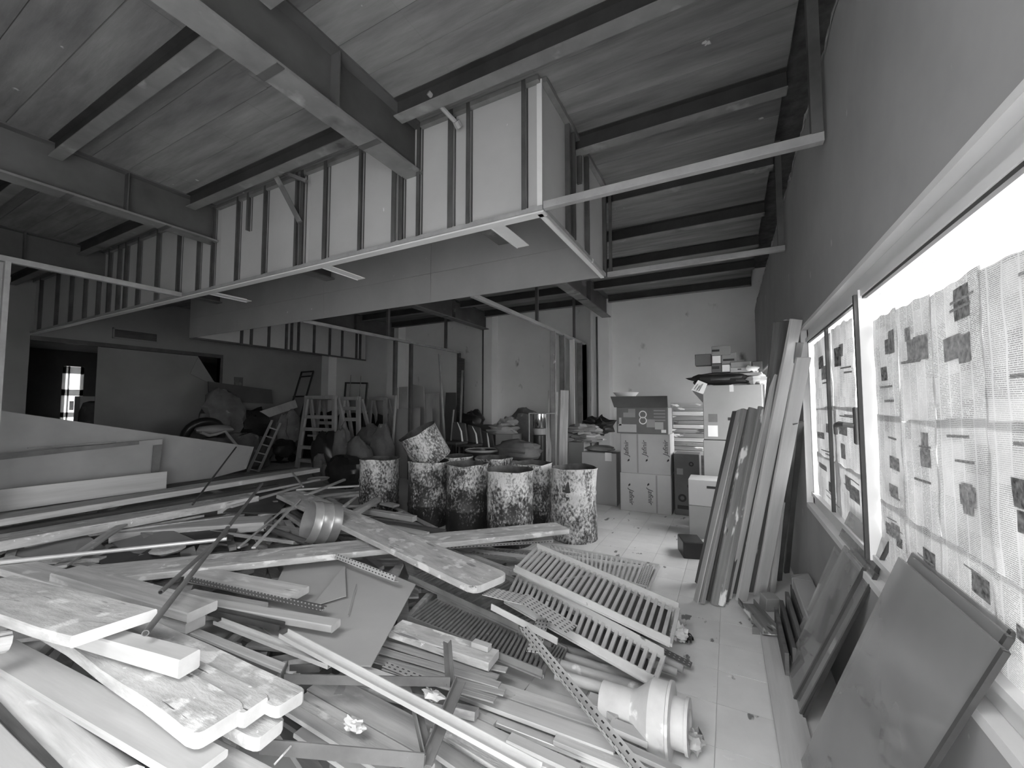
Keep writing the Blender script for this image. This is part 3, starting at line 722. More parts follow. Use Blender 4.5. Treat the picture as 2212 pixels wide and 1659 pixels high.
# ================================================================= GLASS SHEETS
def gpane(x0, yl, yr, h, shear, label, th=.008, s=.27, m='pane', z0=.02):
    v0 = [(x0 + s * z0, yl + shear, z0), (x0 + s * z0, yr + shear, z0), (x0 + s * h, yr, h), (x0 + s * h, yl, h)]
    b = MB().prism(v0, (-th, 0, th * s))
    r_ = b.build('glass_sheet', M[m])
    tag(r_, label, 'glass sheet', 'glass sheets leaning under the window')
    return r_
M['pane_edge'] = mat('glass_edge', .04, .08, freq=3, rough=.2, spec=.6)
def pedge(o, x0, yl, yr, h, shear, s=.27, z0=.02):
    for y in (yr,):
        MB().bar((x0 + s * z0 - .004, y + shear, z0), (x0 + s * h - .004, y, h), .012, .013, (1, 0, 0)).build('cut_edge', M['pane_edge'], o)
for (x0, yl, yr, h, sh, lb) in ((.302, 2.93, 2.30, 1.10, .40, 'tallest glass sheet at the back, nearest the mullion'),
                                (.278, 2.77, 2.42, .915, .42, 'narrow low glass sheet in front near the mullion'),
                                (.290, 2.70, 2.31, .93, .41, 'second low glass sheet directly behind the narrow one'),
                                (.292, 2.06, 1.60, 1.105, .40, 'glass sheet leaning in the middle of the row'),
                                (.280, 2.02, 1.43, 1.115, .38, 'wide glass sheet towards the camera with a thick dark edge'),
                                (.266, 1.97, 1.41, 1.11, .36, 'wide glass sheet second from the front of the row'),
                                (.250, 2.03, 1.375, 1.09, .34, 'largest dusty glass sheet at the front of the row')):
    o = gpane(x0, yl, yr, h, sh, lb); pedge(o, x0, yl, yr, h, sh)

# ================================================================= CARTONS BY THE BACK WALL
def pbox(px0, px1, pt, pb, y, depth, z0=None):
    c = (px0 + px1) / 2
    x0, x1 = AY(px0, (pt + pb) / 2, y).x, AY(px1, (pt + pb) / 2, y).x
    zt = AY(c, pt, y).z; zb = AY(c, pb, y).z if z0 is None else z0
    return x0, x1, y, y + depth, zb, zt
BODY = {}
def carton(bx, m, label, name='carton', tape=True, cat='carton', group=None, open_=False):
    x0, x1, y0, y1, z0, z1 = bx
    r_ = thing(name, label, cat, ((x0 + x1) / 2, (y0 + y1) / 2, z0), group)
    BODY[r_.name] = bo = MB().box(x0, x1, y0, y1, z0, z1).build('body', M[m], r_, bevel=.006)
    if tape:
        xm = (x0 + x1) / 2
        MB().box(xm - .025, xm + .025, y0 + .002, y1, z1 - .001, z1 + .0015).box(xm - .025, xm + .025, y0 - .0015, y0 + .001, z1 - .09, z1).build('tape', M['tape'], bo)
    return r_
def decal(r_, x0, x1, z0, z1, y, m, name='print'): return MB().box(x0, x1, y - .0025, y - .0005, z0, z1).build(name, M[m], BODY.get(r_.name, r_))
def script_text(r_, txt, x, y, z, size, rot, m='ink'):
    cu = bpy.data.curves.new('lettering', 'FONT'); cu.body = txt; cu.size = size; cu.shear = .35; cu.align_x = 'CENTER'; cu.align_y = 'CENTER'; cu.extrude = .0008
    o = bpy.data.objects.new('tmp', cu); COL.objects.link(o)
    dg = bpy.context.evaluated_depsgraph_get(); me = bpy.data.meshes.new_from_object(o.evaluated_get(dg)); bpy.data.objects.remove(o)
    me.materials.clear(); me.materials.append(M[m])
    t_ = bpy.data.objects.new('lettering', me); COL.objects.link(t_); bo = BODY.get(r_.name, r_); t_.parent = bo
    t_.matrix_basis = Matrix.Translation(V((x, y - .004, z)) - WL[bo.name]) @ Matrix.Rotation(rot, 4, 'Y') @ Matrix.Rotation(math.pi / 2, 4, 'X')
    return t_
def leaf(r_, x, y, z, s_, flip=1):
    MB().prism([(x - .3 * s_ * flip, y - .003, z - .5 * s_), (x + .35 * s_ * flip, y - .003, z - .1 * s_), (x + .25 * s_ * flip, y - .003, z + .5 * s_), (x - .25 * s_ * flip, y - .003, z + .1 * s_)], (0, -.001, 0)).build('leaf_mark', M['ink'], BODY.get(r_.name, r_))
YC = 6.75
lo = pbox(1340, 1450, 1024, 1108, YC, .55, 0.0)
up = pbox(1341, 1448, 937, 1024, YC + .01, .53); up = up[:4] + (lo[5], up[5])
c1 = carton(lo, 'card_pale', 'lower printed carton of the two-high stack on the floor', tape=False, group='printed cartons with leaf logo')
c2 = carton(up, 'card_pale', 'upper printed carton under the appliance box', tape=False, group='printed cartons with leaf logo')
for px in (1353, 1392, 1438):
    p = AY(px, 972, YC); script_text(c2, 'Jafinir', p.x, YC + .01, p.z + .02, .105, -math.pi / 2); leaf(c2, p.x + .03, YC + .01, p.z - .26 + .10, .05)
for px in (1364, 1405):
    p = AY(px, 1068, YC); script_text(c1, 'Jafinir', p.x, YC, p.z - .03, .105, math.pi / 2); leaf(c1, p.x - .03, YC, p.z + .15, .05)
for r__, bxx, px in ((c2, up, 1377), (c1, lo, 1417)):
    p = AY(px, 980, YC); decal(r__, p.x - .012, p.x + .012, bxx[4] + .01, bxx[5] - .01, bxx[2], 'card', 'fold_line')
ap = pbox(1332, 1442, 880, 936, YC - .02, .5); ap = ap[:4] + (up[5], ap[5])
r_ = thing('appliance_box', 'dark picture-printed appliance box with its lid flap raised', 'box', ((ap[0] + ap[1]) / 2, ap[2] + .25, ap[4]))
BODY[r_.name] = MB().box(*ap).build('body', M['card_dark'], r_, bevel=.005)
MB().box(ap[1], ap[1] + .006, ap[2] + .02, ap[3], ap[4], ap[5] - .01).build('side_print', M['card'], r_)
fz = AY(1390, 856, YC).z
MB().prism([(ap[0] - .03, ap[2] - .03, ap[5]), (ap[1] + .01, ap[2] - .03, ap[5]), (ap[1] - .01, ap[2] + .10, fz), (ap[0] - .12, ap[2] + .10, fz)], (0, .008, .004)).build('lid_flap', M['card_dark'], r_)
w_ = ap[1] - ap[0]; h_ = ap[5] - ap[4]
def dd(u0, u1, v0, v1, m, n='picture'): decal(r_, ap[0] + w_ * u0, ap[0] + w_ * u1, ap[4] + h_ * v0, ap[4] + h_ * v1, ap[2], m, n)
dd(.03, .40, .05, .35, 'card_pale'); dd(.14, .38, .62, .80, 'card'); dd(.24, .38, .80, .94, 'card'); dd(.05, .1, .3, .6, 'card_pale')
for k in range(4): dd(.74, .96, .50 + .12 * k, .54 + .12 * k, 'card', 'knife_print')
dd(.60, .76, .25, .55, 'card'); dd(.76, .92, .18, .45, 'card_pale'); dd(.88, .97, .06, .17, 'label', 'square_label')
for vv in (.5, .73):
    MB().lathe([(.045, 0), (.06, 0), (.06, .002), (.045, .002), (.045, 0)], 18, Matrix.Translation((ap[0] + w_ * .53, ap[2] - .001, ap[4] + h_ * vv)) @ Matrix.Rotation(math.pi / 2, 4, 'X')).build('ring_print', M['label'], BODY[r_.name])
bp = AY(1352, 854, YC + .3)
r_ = thing('white_basin', 'white plastic basin sitting on the appliance box', 'basin', (bp.x, bp.y, fz - .01))
zb_ = AY(1352, 862, YC + .3).z; zt_ = AY(1352, 848, YC + .3).z
r_.location = (bp.x, bp.y, zb_); WL[r_.name] = V(r_.location)
MB().lathe([(.12, 0), (.20, zt_ - zb_ - .01), (.215, zt_ - zb_), (.195, zt_ - zb_ - .003), (.11, .008), (.001, .008)], 24, Matrix.Translation((bp.x, bp.y, zb_))).build('bowl', M['white'], r_, smooth=True)
MB().box(bp.x - .15, bp.x + .15, bp.y - .1, bp.y + .12, ap[5], zb_).build('foot', M['card_dark'], r_)
wc = carton(pbox(1257, 1332, 978, 1090, 6.95, .55, 0), 'card_pale', 'tall plain carton with a white label beside the drums', 'carton', tape=False)
p = AY(1314, 987, 6.95); decal(wc, p.x - .055, p.x + .055, p.z - .07, p.z + .07, 6.95, 'label', 'label')
cc = pbox(1257, 1332, 978, 1090, 6.95, .55, 0)
tag(MB().blob(((cc[0] + cc[1]) / 2 - .05, 7.2, cc[5] + .05), (.27, .2, .05), 3, .3, flat=.9).build('folded_sheet', M['card'], smooth=True), 'crumpled paper sheeting on top of the plain carton', 'sheeting')
bb = pbox(1228, 1262, 955, 1060, 7.7, .4, 0)
carton(bb, 'card', 'brown carton half hidden behind the plain carton', tape=False)
for i, (px, py, rx, rz, m_, lb) in enumerate(((1262, 928, .33, .10, 'white', 'pale plastic bag lying on the brown carton heap'), (1268, 946, .30, .10, 'card_pale', 'grey plastic bag under the pale one'), (1290, 920, .3, .16, 'black', 'black bin bag behind the pale plastic bags'))):
    p = AY(px, py, 7.9 + .25 * (i == 2)); tag(MB().blob(p, (rx, .2, rz), 20 + i, .6, 18, 12, 2.6).build('plastic_bag', M[m_] if m_ != 'white' else M['card_pale'], smooth=True), lb, 'bag', 'bags by the stud partition')
# dark printed box, slatted stack and the tall cartons to the right
db = pbox(1457, 1512, 981, 1104, 6.85, .4, 0)
r_ = carton(db, 'card_dark', 'narrow dark printed box standing beside the printed cartons', 'printed_box', tape=False, cat='box')
dw, dh = db[1] - db[0], db[5] - db[4]
for (u, v, s_) in ((.3, .28, .06), (.68, .84, .035), (.62, .48, .04)):
    MB().lathe([(s_ * .5, 0), (s_, 0), (s_, .002), (s_ * .5, .002), (s_ * .5, 0)], 16, Matrix.Translation((db[0] + dw * u, db[2] - .001, db[4] + dh * v)) @ Matrix.Rotation(math.pi / 2, 4, 'X')).build('dial_print', M['ink'], BODY[r_.name])
decal(r_, db[0] + dw * .1, db[0] + dw * .8, db[4] + dh * .10, db[4] + dh * .16, db[2], 'ink'); decal(r_, db[0] + dw * .1, db[0] + dw * .35, db[4] + dh * .66, db[4] + dh * .76, db[2], 'card')
p0, p1 = AY(1452, 870, 8.7), AY(1535, 985, 8.7)
nb = 12; zt, zb0 = p0.z, 0.0
tag(MB().box(p0.x, p1.x, 8.68, 9.3, 0, p1.z).build('pallet_base', M['wood_dark'], bevel=.01), 'dark wooden base under the stack of boards by the back wall', 'base')
for k in range(nb):
    z0 = p1.z + (zt - p1.z) * k / nb; z1 = p1.z + (zt - p1.z) * (k + 1) / nb - .008
    jx = R.uniform(-.03, .03)
    o = extr('stacked_board', (p0.x + jx, 8.85, z1), (p1.x + jx, 8.85 + R.uniform(-.01, .01), z1), rect(.3, z1 - z0, .004), M['wood_splash' if k % 3 else 'wood'], seg=3, jit=.004)
    tag(o, '%s flat board in the slatted stack by the back wall' % ('lowest second third fourth fifth sixth seventh eighth ninth tenth eleventh topmost'.split()[k]), 'board', 'boards stacked flat by the back wall')
YD = 6.25
zA = AY(1560, 952, YD).z; zB = AY(1560, 832, YD).z; zC_ = AY(1560, 1036, YD).z
x0, x1 = AY(1519, 890, YD).x, AY(1648, 890, YD).x
x1 = min(x1, .48)
ca = carton((x0, x1, YD, YD + .6, zA + .01, zB), 'card', 'large brown carton at the top of the tall stack, shabby tape on it')
carton((x0 - .01, x1 - .05, YD, YD + .6, zC_, zA), 'card', 'large brown carton in the middle of the tall stack')
carton((x0 - .02, x1 - .05, YD, YD + .58, 0, zC_), 'card', 'large brown carton at the bottom of the tall stack')
for (px, py, dx, dz, m_) in ((1540, 903, .055, .055, 'card_dark'), (1540, 931, .06, .075, 'label'), (1585, 905, .07, .02, 'ink')):
    p = AY(px, py, YD); decal(ca, p.x - dx, p.x + dx, p.z - dz, p.z + dz, YD, m_)
wb_ = pbox(1487, 1552, 1037, 1094, 5.75, .4)
carton((wb_[0], wb_[1], 5.75, 6.15, 0, wb_[4] - .003), 'card', 'low brown carton under the small white one', tape=False)
c_ = carton(wb_, 'card_pale', 'small pale carton with a black mark in front of the tall stack', tape=False)
decal(c_, wb_[1] - .13, wb_[1] - .03, wb_[5] - .1, wb_[5] - .07, 5.75, 'ink')
tag(MB().obox(Matrix.Translation(AZ(1492, 1180, .09)) @ Matrix.Rotation(.3, 4, 'Z'), .22, .3, .18).build('dark_crate', M['black'], bevel=.01), 'small black crate on the floor left of the leaning planks', 'crate')
# small boxes and bags on top of the tall stack
zq = zB
def sbox(px0, px1, pt, pb, y, d, m, lb, marks=()):
    q = pbox(px0, px1, pt, pb, y, d); r_ = carton(q, m, lb, 'small_box', tape=False, cat='box', group='small boxes on the tall stack')
    for (u0, u1, v0, v1, mm) in marks:
        decal(r_, q[0] + (q[1] - q[0]) * u0, q[0] + (q[1] - q[0]) * u1, q[4] + (q[5] - q[4]) * v0, q[4] + (q[5] - q[4]) * v1, q[2], mm)
    return q
sbox(1537, 1578, 747, 767, YD + .1, .2, 'card', 'topmost small box with a black stripe', ((.02, .42, .4, .62, 'ink'),))
sbox(1537, 1558, 767.3, 785, YD + .1, .2, 'card', 'small box with a white label below the topmost one', ((.1, .9, .05, .9, 'label'),))
sbox(1501, 1536.6, 765, 789, YD + .12, .2, 'card_dark', 'small dark box jutting out to the left of the pile')
sbox(1558.4, 1591, 762, 787, YD + .12, .2, 'card', 'small box with a long black stripe right of the labelled one', ((.1, .85, .3, .48, 'ink'),))
sbox(1537, 1558, 785.3, 805, YD + .1, .2, 'card_dark', 'small dark box at the bottom of the pile', ((.05, .8, .4, .7, 'ink'),))
sbox(1558.4, 1577, 787.3, 804, YD + .1, .2, 'card', 'small box with a pale label at the bottom of the pile', ((.1, .95, .1, .95, 'label'),))
sbox(1578, 1622, 781, 793, YD + .1, .2, 'card', 'flat plain box at the right of the pile')
sbox(1577, 1618, 793.3, 804, YD + .1, .2, 'card_pale', 'flat box lying under the plain one', ((.4, .6, .5, .7, 'ink'),))
p = AY(1636, 791, YD + .35); sbox(1625, 1647, 780, 803, YD + .25, .15, 'card_dark', 'black box at the right end of the pile')
zz0 = AY(1560, 806, YD).z
tag(MB().box(AY(1530, 810, YD).x, AY(1640, 810, YD).x, YD + .08, YD + .45, AY(1560, 812, YD).z, zz0).build('flat_board', M['card']), 'flat brown board carrying the small boxes', 'board')
tag(MB().blob(AY(1556, 819, YD + .16), (.40, .16, .085), 5, .35, 20, 12, 2.2).build('black_bag', M['black'], smooth=True), 'crumpled black plastic bag draped over the tall carton stack', 'bag')
tag(MB().blob(AY(1630, 818, YD + .2), (.14, .13, .09), 8, .6, 18, 12, 3.0).build('clear_bag', M['card_pale'], smooth=True), 'knotted translucent bag at the right end of the stack', 'bag')
tag(MB().blob(AY(1624, 796, YD + .05), (.08, .03, .035), 9, .5, 12, 8, 3).build('white_rag', M['white'], smooth=True), 'bright white rag tucked beside the flat boxes', 'rag')
r_ = thing('sign_card', 'tilted white card with bold black strokes hanging off the stack', 'sign', AY(1512, 835, YD - .03))
q = [AY(1508, 821, YD - .03), AY(1528, 829, YD - .03), AY(1519, 851, YD - .03), AY(1494, 842, YD - .03)]
MB().prism(q, (0, .012, 0)).build('card', M['label'], r_)
for (a0, a1, w_) in (((1519, 829), (1510, 845), .02), ((1513, 833), (1505, 844), .025), ((1508, 830), (1500, 841), .012)):
    MB().bar(AY(a0[0], a0[1], YD - .034), AY(a1[0], a1[1], YD - .034), .003, w_, (0, 1, 0)).build('stroke', M['ink'], r_)
MB().prism([AY(1494, 843, YD - .02), AY(1519, 852, YD - .02), AY(1518, 870, YD - .02)], (0, .02, 0)).build('under_flap', M['black'], r_)

# ================================================================= DRUMS
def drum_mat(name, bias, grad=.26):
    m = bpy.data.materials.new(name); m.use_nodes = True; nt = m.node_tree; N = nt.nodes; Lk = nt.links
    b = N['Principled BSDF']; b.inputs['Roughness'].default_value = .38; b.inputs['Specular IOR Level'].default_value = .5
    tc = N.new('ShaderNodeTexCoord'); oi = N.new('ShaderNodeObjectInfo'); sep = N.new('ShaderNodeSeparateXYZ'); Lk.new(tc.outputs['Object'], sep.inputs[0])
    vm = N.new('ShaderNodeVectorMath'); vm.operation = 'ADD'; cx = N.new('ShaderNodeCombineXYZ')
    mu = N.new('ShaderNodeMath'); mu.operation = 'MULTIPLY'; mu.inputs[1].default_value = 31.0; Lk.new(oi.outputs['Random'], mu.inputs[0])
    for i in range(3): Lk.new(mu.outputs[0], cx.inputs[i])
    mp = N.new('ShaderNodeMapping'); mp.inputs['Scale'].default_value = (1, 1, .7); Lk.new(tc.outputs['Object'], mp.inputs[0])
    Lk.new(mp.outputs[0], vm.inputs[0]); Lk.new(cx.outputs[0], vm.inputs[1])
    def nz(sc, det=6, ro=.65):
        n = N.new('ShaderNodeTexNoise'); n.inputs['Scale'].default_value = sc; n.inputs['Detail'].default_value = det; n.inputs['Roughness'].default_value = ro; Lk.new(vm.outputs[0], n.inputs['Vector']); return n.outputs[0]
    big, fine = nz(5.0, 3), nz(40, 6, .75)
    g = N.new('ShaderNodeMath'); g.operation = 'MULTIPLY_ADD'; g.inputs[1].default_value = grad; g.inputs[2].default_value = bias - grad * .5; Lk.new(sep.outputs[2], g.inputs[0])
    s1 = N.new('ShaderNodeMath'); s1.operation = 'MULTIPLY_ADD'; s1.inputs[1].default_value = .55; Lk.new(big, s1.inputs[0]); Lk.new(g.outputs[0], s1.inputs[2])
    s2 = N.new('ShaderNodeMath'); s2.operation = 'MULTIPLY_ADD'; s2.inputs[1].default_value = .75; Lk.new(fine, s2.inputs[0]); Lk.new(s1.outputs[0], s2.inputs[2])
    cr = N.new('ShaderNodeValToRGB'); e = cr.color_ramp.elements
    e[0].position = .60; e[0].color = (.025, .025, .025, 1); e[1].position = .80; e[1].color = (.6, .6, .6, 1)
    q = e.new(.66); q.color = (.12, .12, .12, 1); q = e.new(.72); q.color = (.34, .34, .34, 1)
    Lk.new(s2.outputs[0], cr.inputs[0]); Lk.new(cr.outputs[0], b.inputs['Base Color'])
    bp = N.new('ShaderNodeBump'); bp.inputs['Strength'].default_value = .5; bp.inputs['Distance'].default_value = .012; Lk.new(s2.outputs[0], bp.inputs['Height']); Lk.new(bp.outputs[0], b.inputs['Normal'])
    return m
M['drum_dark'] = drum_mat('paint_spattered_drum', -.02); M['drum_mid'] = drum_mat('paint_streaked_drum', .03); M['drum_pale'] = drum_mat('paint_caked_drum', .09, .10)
M['drum_in'] = mat('drum_inside', .03, .12, freq=6, rough=.6, splat=[(.4, 8, .70, .05, (1, 1, .4))])
M['plaster_fill'] = mat('dried_plaster', .6, .72, freq=5, rough=.9, bump=.2)
def drum(x, y, m, label, r=.29, h=.88, seed=1, fill=None, tilt=None, z=0, dent=.012):
    Mx = Matrix.Translation((x, y, z))
    if tilt: Mx = Mx @ tilt
    r_ = thing('paint_drum', label, 'drum', (x, y, z), 'paint-covered drums')
    def fn(p, a):
        k = 1 + dent / r * noise.noise(V((math.cos(a) * 1.3, math.sin(a) * 1.3, p.z * 2 + seed * 5)))
        k2 = 1 + (.5 * dent / r * noise.noise(V((math.cos(a) * 2.7, math.sin(a) * 2.7, seed * 9))) if p.z > h * .8 else 0)
        dz = .02 * noise.noise(V((math.cos(a) * 1.6, math.sin(a) * 1.6, seed * 3.1))) if p.z > h * .9 else 0
        return V((p.x * k * k2, p.y * k * k2, p.z + dz))
    prof = [(r * .985, 0), (r, .012), (r * .985, .03)]
    for f in (.33, .66):
        prof += [(r * .985, h * f - .03), (r * 1.012, h * f - .012), (r * 1.012, h * f + .012), (r * .985, h * f + .03)]
    if h < .6: prof = [(r * .985, 0), (r * .985, .02), (r * .985, h * .5)]
    prof += [(r * .985, h - .03), (r * 1.01, h - .012), (r * 1.005, h)]
    # build with object origin at drum base so the paint follows each drum
    def ob(name, prof_, mm, caps):
        b = MB().lathe(prof_, 32, Matrix(), fn, caps); me = b.mesh(name, None, True); me.materials.append(M[mm]); me.set_sharp_from_angle(angle=math.radians(45))
        o = bpy.data.objects.new(name, me); COL.objects.link(o); o.parent = r_; o.matrix_basis = (tilt or Matrix()).to_4x4(); WL[o.name] = V((x, y, z)); return o
    ob('shell', prof, m, (True, False))
    dp = h - (fill if fill else .5 if h > .6 else h * .75)
    ob('inner_wall', [(r * 1.005, h), (r * .985, h + .002), (r * .965, h - .02), (r * .965, dp), (.0005, dp)], 'drum_in', (False, False))
    if fill: ob('plaster_fill', [(r * .96, dp + .02), (r * .6, dp + .05), (.0005, dp + .065)], 'plaster_fill', (False, False))
    return r_
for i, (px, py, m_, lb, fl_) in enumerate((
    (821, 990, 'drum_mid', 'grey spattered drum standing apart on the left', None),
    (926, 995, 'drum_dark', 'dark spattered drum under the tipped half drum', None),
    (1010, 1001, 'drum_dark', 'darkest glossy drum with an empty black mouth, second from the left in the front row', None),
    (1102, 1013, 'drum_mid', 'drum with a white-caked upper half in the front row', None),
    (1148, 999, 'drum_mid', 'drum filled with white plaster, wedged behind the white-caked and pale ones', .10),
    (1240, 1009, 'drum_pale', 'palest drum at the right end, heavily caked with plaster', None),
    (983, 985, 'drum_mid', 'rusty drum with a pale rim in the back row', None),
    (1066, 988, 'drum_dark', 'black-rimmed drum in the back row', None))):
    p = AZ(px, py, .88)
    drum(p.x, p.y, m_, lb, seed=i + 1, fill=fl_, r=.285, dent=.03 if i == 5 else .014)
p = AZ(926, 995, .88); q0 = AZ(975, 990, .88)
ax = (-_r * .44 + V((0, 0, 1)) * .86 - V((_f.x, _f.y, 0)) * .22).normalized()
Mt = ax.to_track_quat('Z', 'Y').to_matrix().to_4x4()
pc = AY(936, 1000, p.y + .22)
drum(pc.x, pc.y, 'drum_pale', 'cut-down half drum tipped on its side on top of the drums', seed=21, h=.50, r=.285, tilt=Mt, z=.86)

# ================================================================= CLUTTER ALONG THE BACK
M['sack'] = mat('dusty_sack', .10, .18, freq=3, rough=.95, rand=.15, splat=[(.3, 5, .66, .1, (1, 1, 1))])
M['timber_dim'] = mat('trestle_timber', .30, .42, scale=(1, 1, .4), freq=5, rough=.85, rand=.08)
M['chrome'] = mat('chrome', .75, .8, freq=2, rough=.14, metal=1.0)
M['sheet_grey'] = mat('grey_sheet', .30, .38, freq=1.3, rough=.7, rand=.08, splat=[(.5, 6, .72, .04, (1, 1, 1))])
M['sheet_dark'] = mat('dark_sheet', .07, .10, freq=1.3, rough=.6)
def stool(name, label, y, tl, tr, pt, bl, br, rungs, depth=.5, cat='trestle', lean_b=0.12):
    """four-legged timber trestle: front frame in plane y, back frame behind it, feet on the floor"""
    a, b_ = AY(tl, pt, y), AY(tr, pt, y); zt = a.z
    c, d = AY(bl, 980, y), AY(br, 980, y)
    r_ = thing(name, label, cat, ((a.x + b_.x) / 2, y, 0), 'timber trestles')
    A, B = V((a.x, y + lean_b, zt)), V((b_.x, y + lean_b, zt)); C, D = V((c.x, y, 0)), V((d.x, y, 0))
    for (t, f) in ((A, C), (B, D)):
        MB().bar(f, t, .11, .07, (0, 1, 0)).build('leg', M['timber_dim'], r_)
        g = V((f.x + .04, y + depth + lean_b, 0)); h = V((t.x, y + lean_b + .1, zt - .03)); MB().bar(g, h, .09, .06, (0, 1, 0)).build('leg', M['timber_dim'], r_)
    MB().bar(A + V((-.03, 0, -.02)), B + V((.03, 0, -.02)), .14, .09).build('top_bar', M['timber_dim'], r_)
    for k in rungs:
        MB().bar(C.lerp(A, k), D.lerp(B, k), .05, .09).build('rung', M['timber_dim'], r_)
    MB().bar(V((C.x, y + depth * .6, zt * .45)), V((D.x, y + depth * .6, zt * .45)), .03, .05).build('rung', M['timber_dim'], r_)
    return r_
stool('timber_trestle', 'tall timber trestle at the left of the group', 7.2, 655, 714, 857, 642, 722, (.12, .30, .55, .72))
stool('timber_trestle', 'timber trestle standing just behind the left one', 8.0, 682, 716, 859, 678, 728, (.35, .62))
stool('timber_trestle', 'narrow timber trestle at the right of the group', 7.5, 734, 766, 859, 728, 776, (.38, .7, .85))
stool('timber_trestle', 'dim timber trestle by the back wall right of the others', 8.6, 795, 826, 860, 790, 832, (.35,))
tb = MB(); n_ = 24
for k in range(n_ + 1):
    q = AY(640 + 196 * k / n_, 900, 9.0); xx = q.x
    for z in (0, .5, 1.0, 1.45 + .2 * noise.noise(V((k * .5, 3, 0)))):
        tb.v.append(V((xx, 9.0 + .06 * math.sin(k * 1.3 + z) - .1 * (1.5 - z), z)))
for k in range(n_):
    for j in range(3): i = k * 4 + j; tb.f.append((i, i + 4, i + 5, i + 1))
M['dark_fill'] = mat('black_backdrop', .012, .03, freq=4, rough=.7)  # added backdrop, darkens the gaps between the trestle legs
tag(tb.build('dark_backdrop', M['dark_fill'], smooth=True), 'black tarpaulin added behind the timber trestles for contrast', 'backdrop')
def hand_truck(label, y, pts, bars, extra=()):
    r_ = thing('hand_truck', label, 'hand truck', AY(pts[0][0], 1000, y).xy.to_3d())
    for (p0, p1) in zip(pts[0::2], pts[1::2]): MB().tube([AY(*p0, y), AY(*p1, y + .15)], .028, 8).build('side_rail', M['black'], r_)
    for (p0, p1) in bars: MB().tube([AY(*p0, y + .13), AY(*p1, y + .13)], .024, 8).build('cross_bar', M['black'], r_)
    for (p0, p1) in extra: MB().tube([AY(*p0, y + .1), AY(*p1, y + .1)], .01, 6).build('rod', M['black'], r_)
    b_ = AY((pts[0][0] + pts[2][0]) / 2, 985, y)
    MB().box(b_.x - .25, b_.x + .25, y - .25, y, .0, .03).build('toe_plate', M['black'], r_)
    for s_ in (-1, 1):
        MB().lathe([(.02, -.03), (.12, -.035), (.13, 0), (.12, .035), (.02, .03)], 16, Matrix.Translation((b_.x + s_ * .3, y + .05, .13)) @ Matrix.Rotation(math.pi / 2, 4, 'Y')).build('wheel', M['black'], r_, smooth=True)
    return r_
hand_truck('black hand truck with a slanted tall handle by the left trestle', 7.9, [(600, 975), (652, 803), (628, 975), (677, 802)], [((651, 804), (677, 802)), ((648, 814), (672, 812)), ((634, 857), (657, 856)), ((615, 915), (640, 914))])
hand_truck('black hand truck with a square handle behind the narrow trestle', 8.4, [(735, 985), (747, 828), (780, 985), (793, 828)], [((746, 827), (794, 828)), ((742, 880), (788, 880)), ((738, 930), (784, 930))], [((754, 880), (758, 810)), ((773, 900), (780, 812))])
# board, planks and scrap in front of the left wall
def AC(px, py, dx=0.0):
    p = AX(px, py, -11.75 + dx); return p
pq = [AC(449, 824), AC(585, 842), AC(588, 872), AC(450, 866)]
tag(MB().prism(pq, (.04, 0, 0)).build('propped_board', M['sheet_dark']), 'long dark board propped across the scrap by the left opening', 'board')
tag(extr('scrap_plank', AC(542, 905, .35), AC(640, 872, .6), rect(.03, .24, .004, False), M['timber_dim'], seg=2), 'plank lying slantwise over the scrap heap on the left', 'plank')
def blobthing(name, lb, px, py, y, rad, m_, seed, amp=.35, cat='sack', grp=None, freq=1.8, dx=None):
    p = AY(px, py, y) if dx is None else AC(px, py, dx)
    return tag(MB().blob(p, rad, seed, amp, 18, 12, freq).build(name, M[m_], smooth=True), lb, cat, grp)
tw = AC(440, 935, .55)
r_ = thing('old_tyre', 'dark worn tyre at the left end of the scrap heap', 'tyre', tw)
ring = [V((tw.x + .1 * math.sin(t), tw.y + .40 * math.cos(t), tw.z - .08 + .36 * math.sin(t))) for t in [2 * math.pi * k / 20 for k in range(21)]]
MB().tube(ring, .1, 10, False).build('tread', M['black'], r_, smooth=True)
blobthing('dark_sack', 'dark lumpy sack under the long propped board', 483, 893, 0, (.3, .5, .54), 'sack', 31, .4, dx=.4)
blobthing('black_sack', 'black lumpy sack beneath the slanted plank', 545, 925, 0, (.3, .5, .5), 'black', 32, .4, dx=.35)
blobthing('rubble_sack', 'dark rubble sack behind the fallen panel edge', 500, 985, 0, (.35, 1.0, .6), 'sack', 33, .3, dx=.6)
r_ = thing('broken_chair', 'upturned chair with a pale curved tube frame in the scrap heap', 'chair', AC(475, 960, .9))
MB().blob(AC(464, 928, .85), (.25, .42, .12), 41, .15).build('seat', M['sheet_grey'], r_, smooth=True)
MB().tube([AC(*q, 1.1) for q in ((434, 934), (452, 941), (470, 937), (486, 931), (496, 944), (508, 958), (520, 972))], .035, 8).build('tube_frame', M['card_pale'], r_, smooth=True)
r_ = thing('step_ladder', 'small pale aluminium ladder leaning by the fallen panel', 'ladder', AC(545, 1010, 1.4).xy.to_3d())
for (a0, a1) in (((535, 1020), (588, 908)), ((556, 1024), (606, 914))): MB().bar(AC(*a0, 1.5), AC(*a1, 1.1), .05, .035).build('rail', M['card_pale'], r_)
for k in range(6):
    f = .06 + .16 * k; MB().bar(AC(535 + 53 * f, 1020 - 112 * f, 1.5 - .4 * f), AC(556 + 50 * f, 1024 - 110 * f, 1.5 - .4 * f), .05, .03).build('rung', M['card_pale'], r_)
blobthing('hanging_bag', 'pale dusty bag hanging beside the left trestle', 612, 932, 0, (.12, .19, .5), 'sack', 44, .25, 'bag', dx=.9)
blobthing('hanging_bag', 'second dusty bag hanging against the trestle legs', 632, 922, 0, (.12, .22, .45), 'sack', 45, .25, 'bag', dx=1.0)
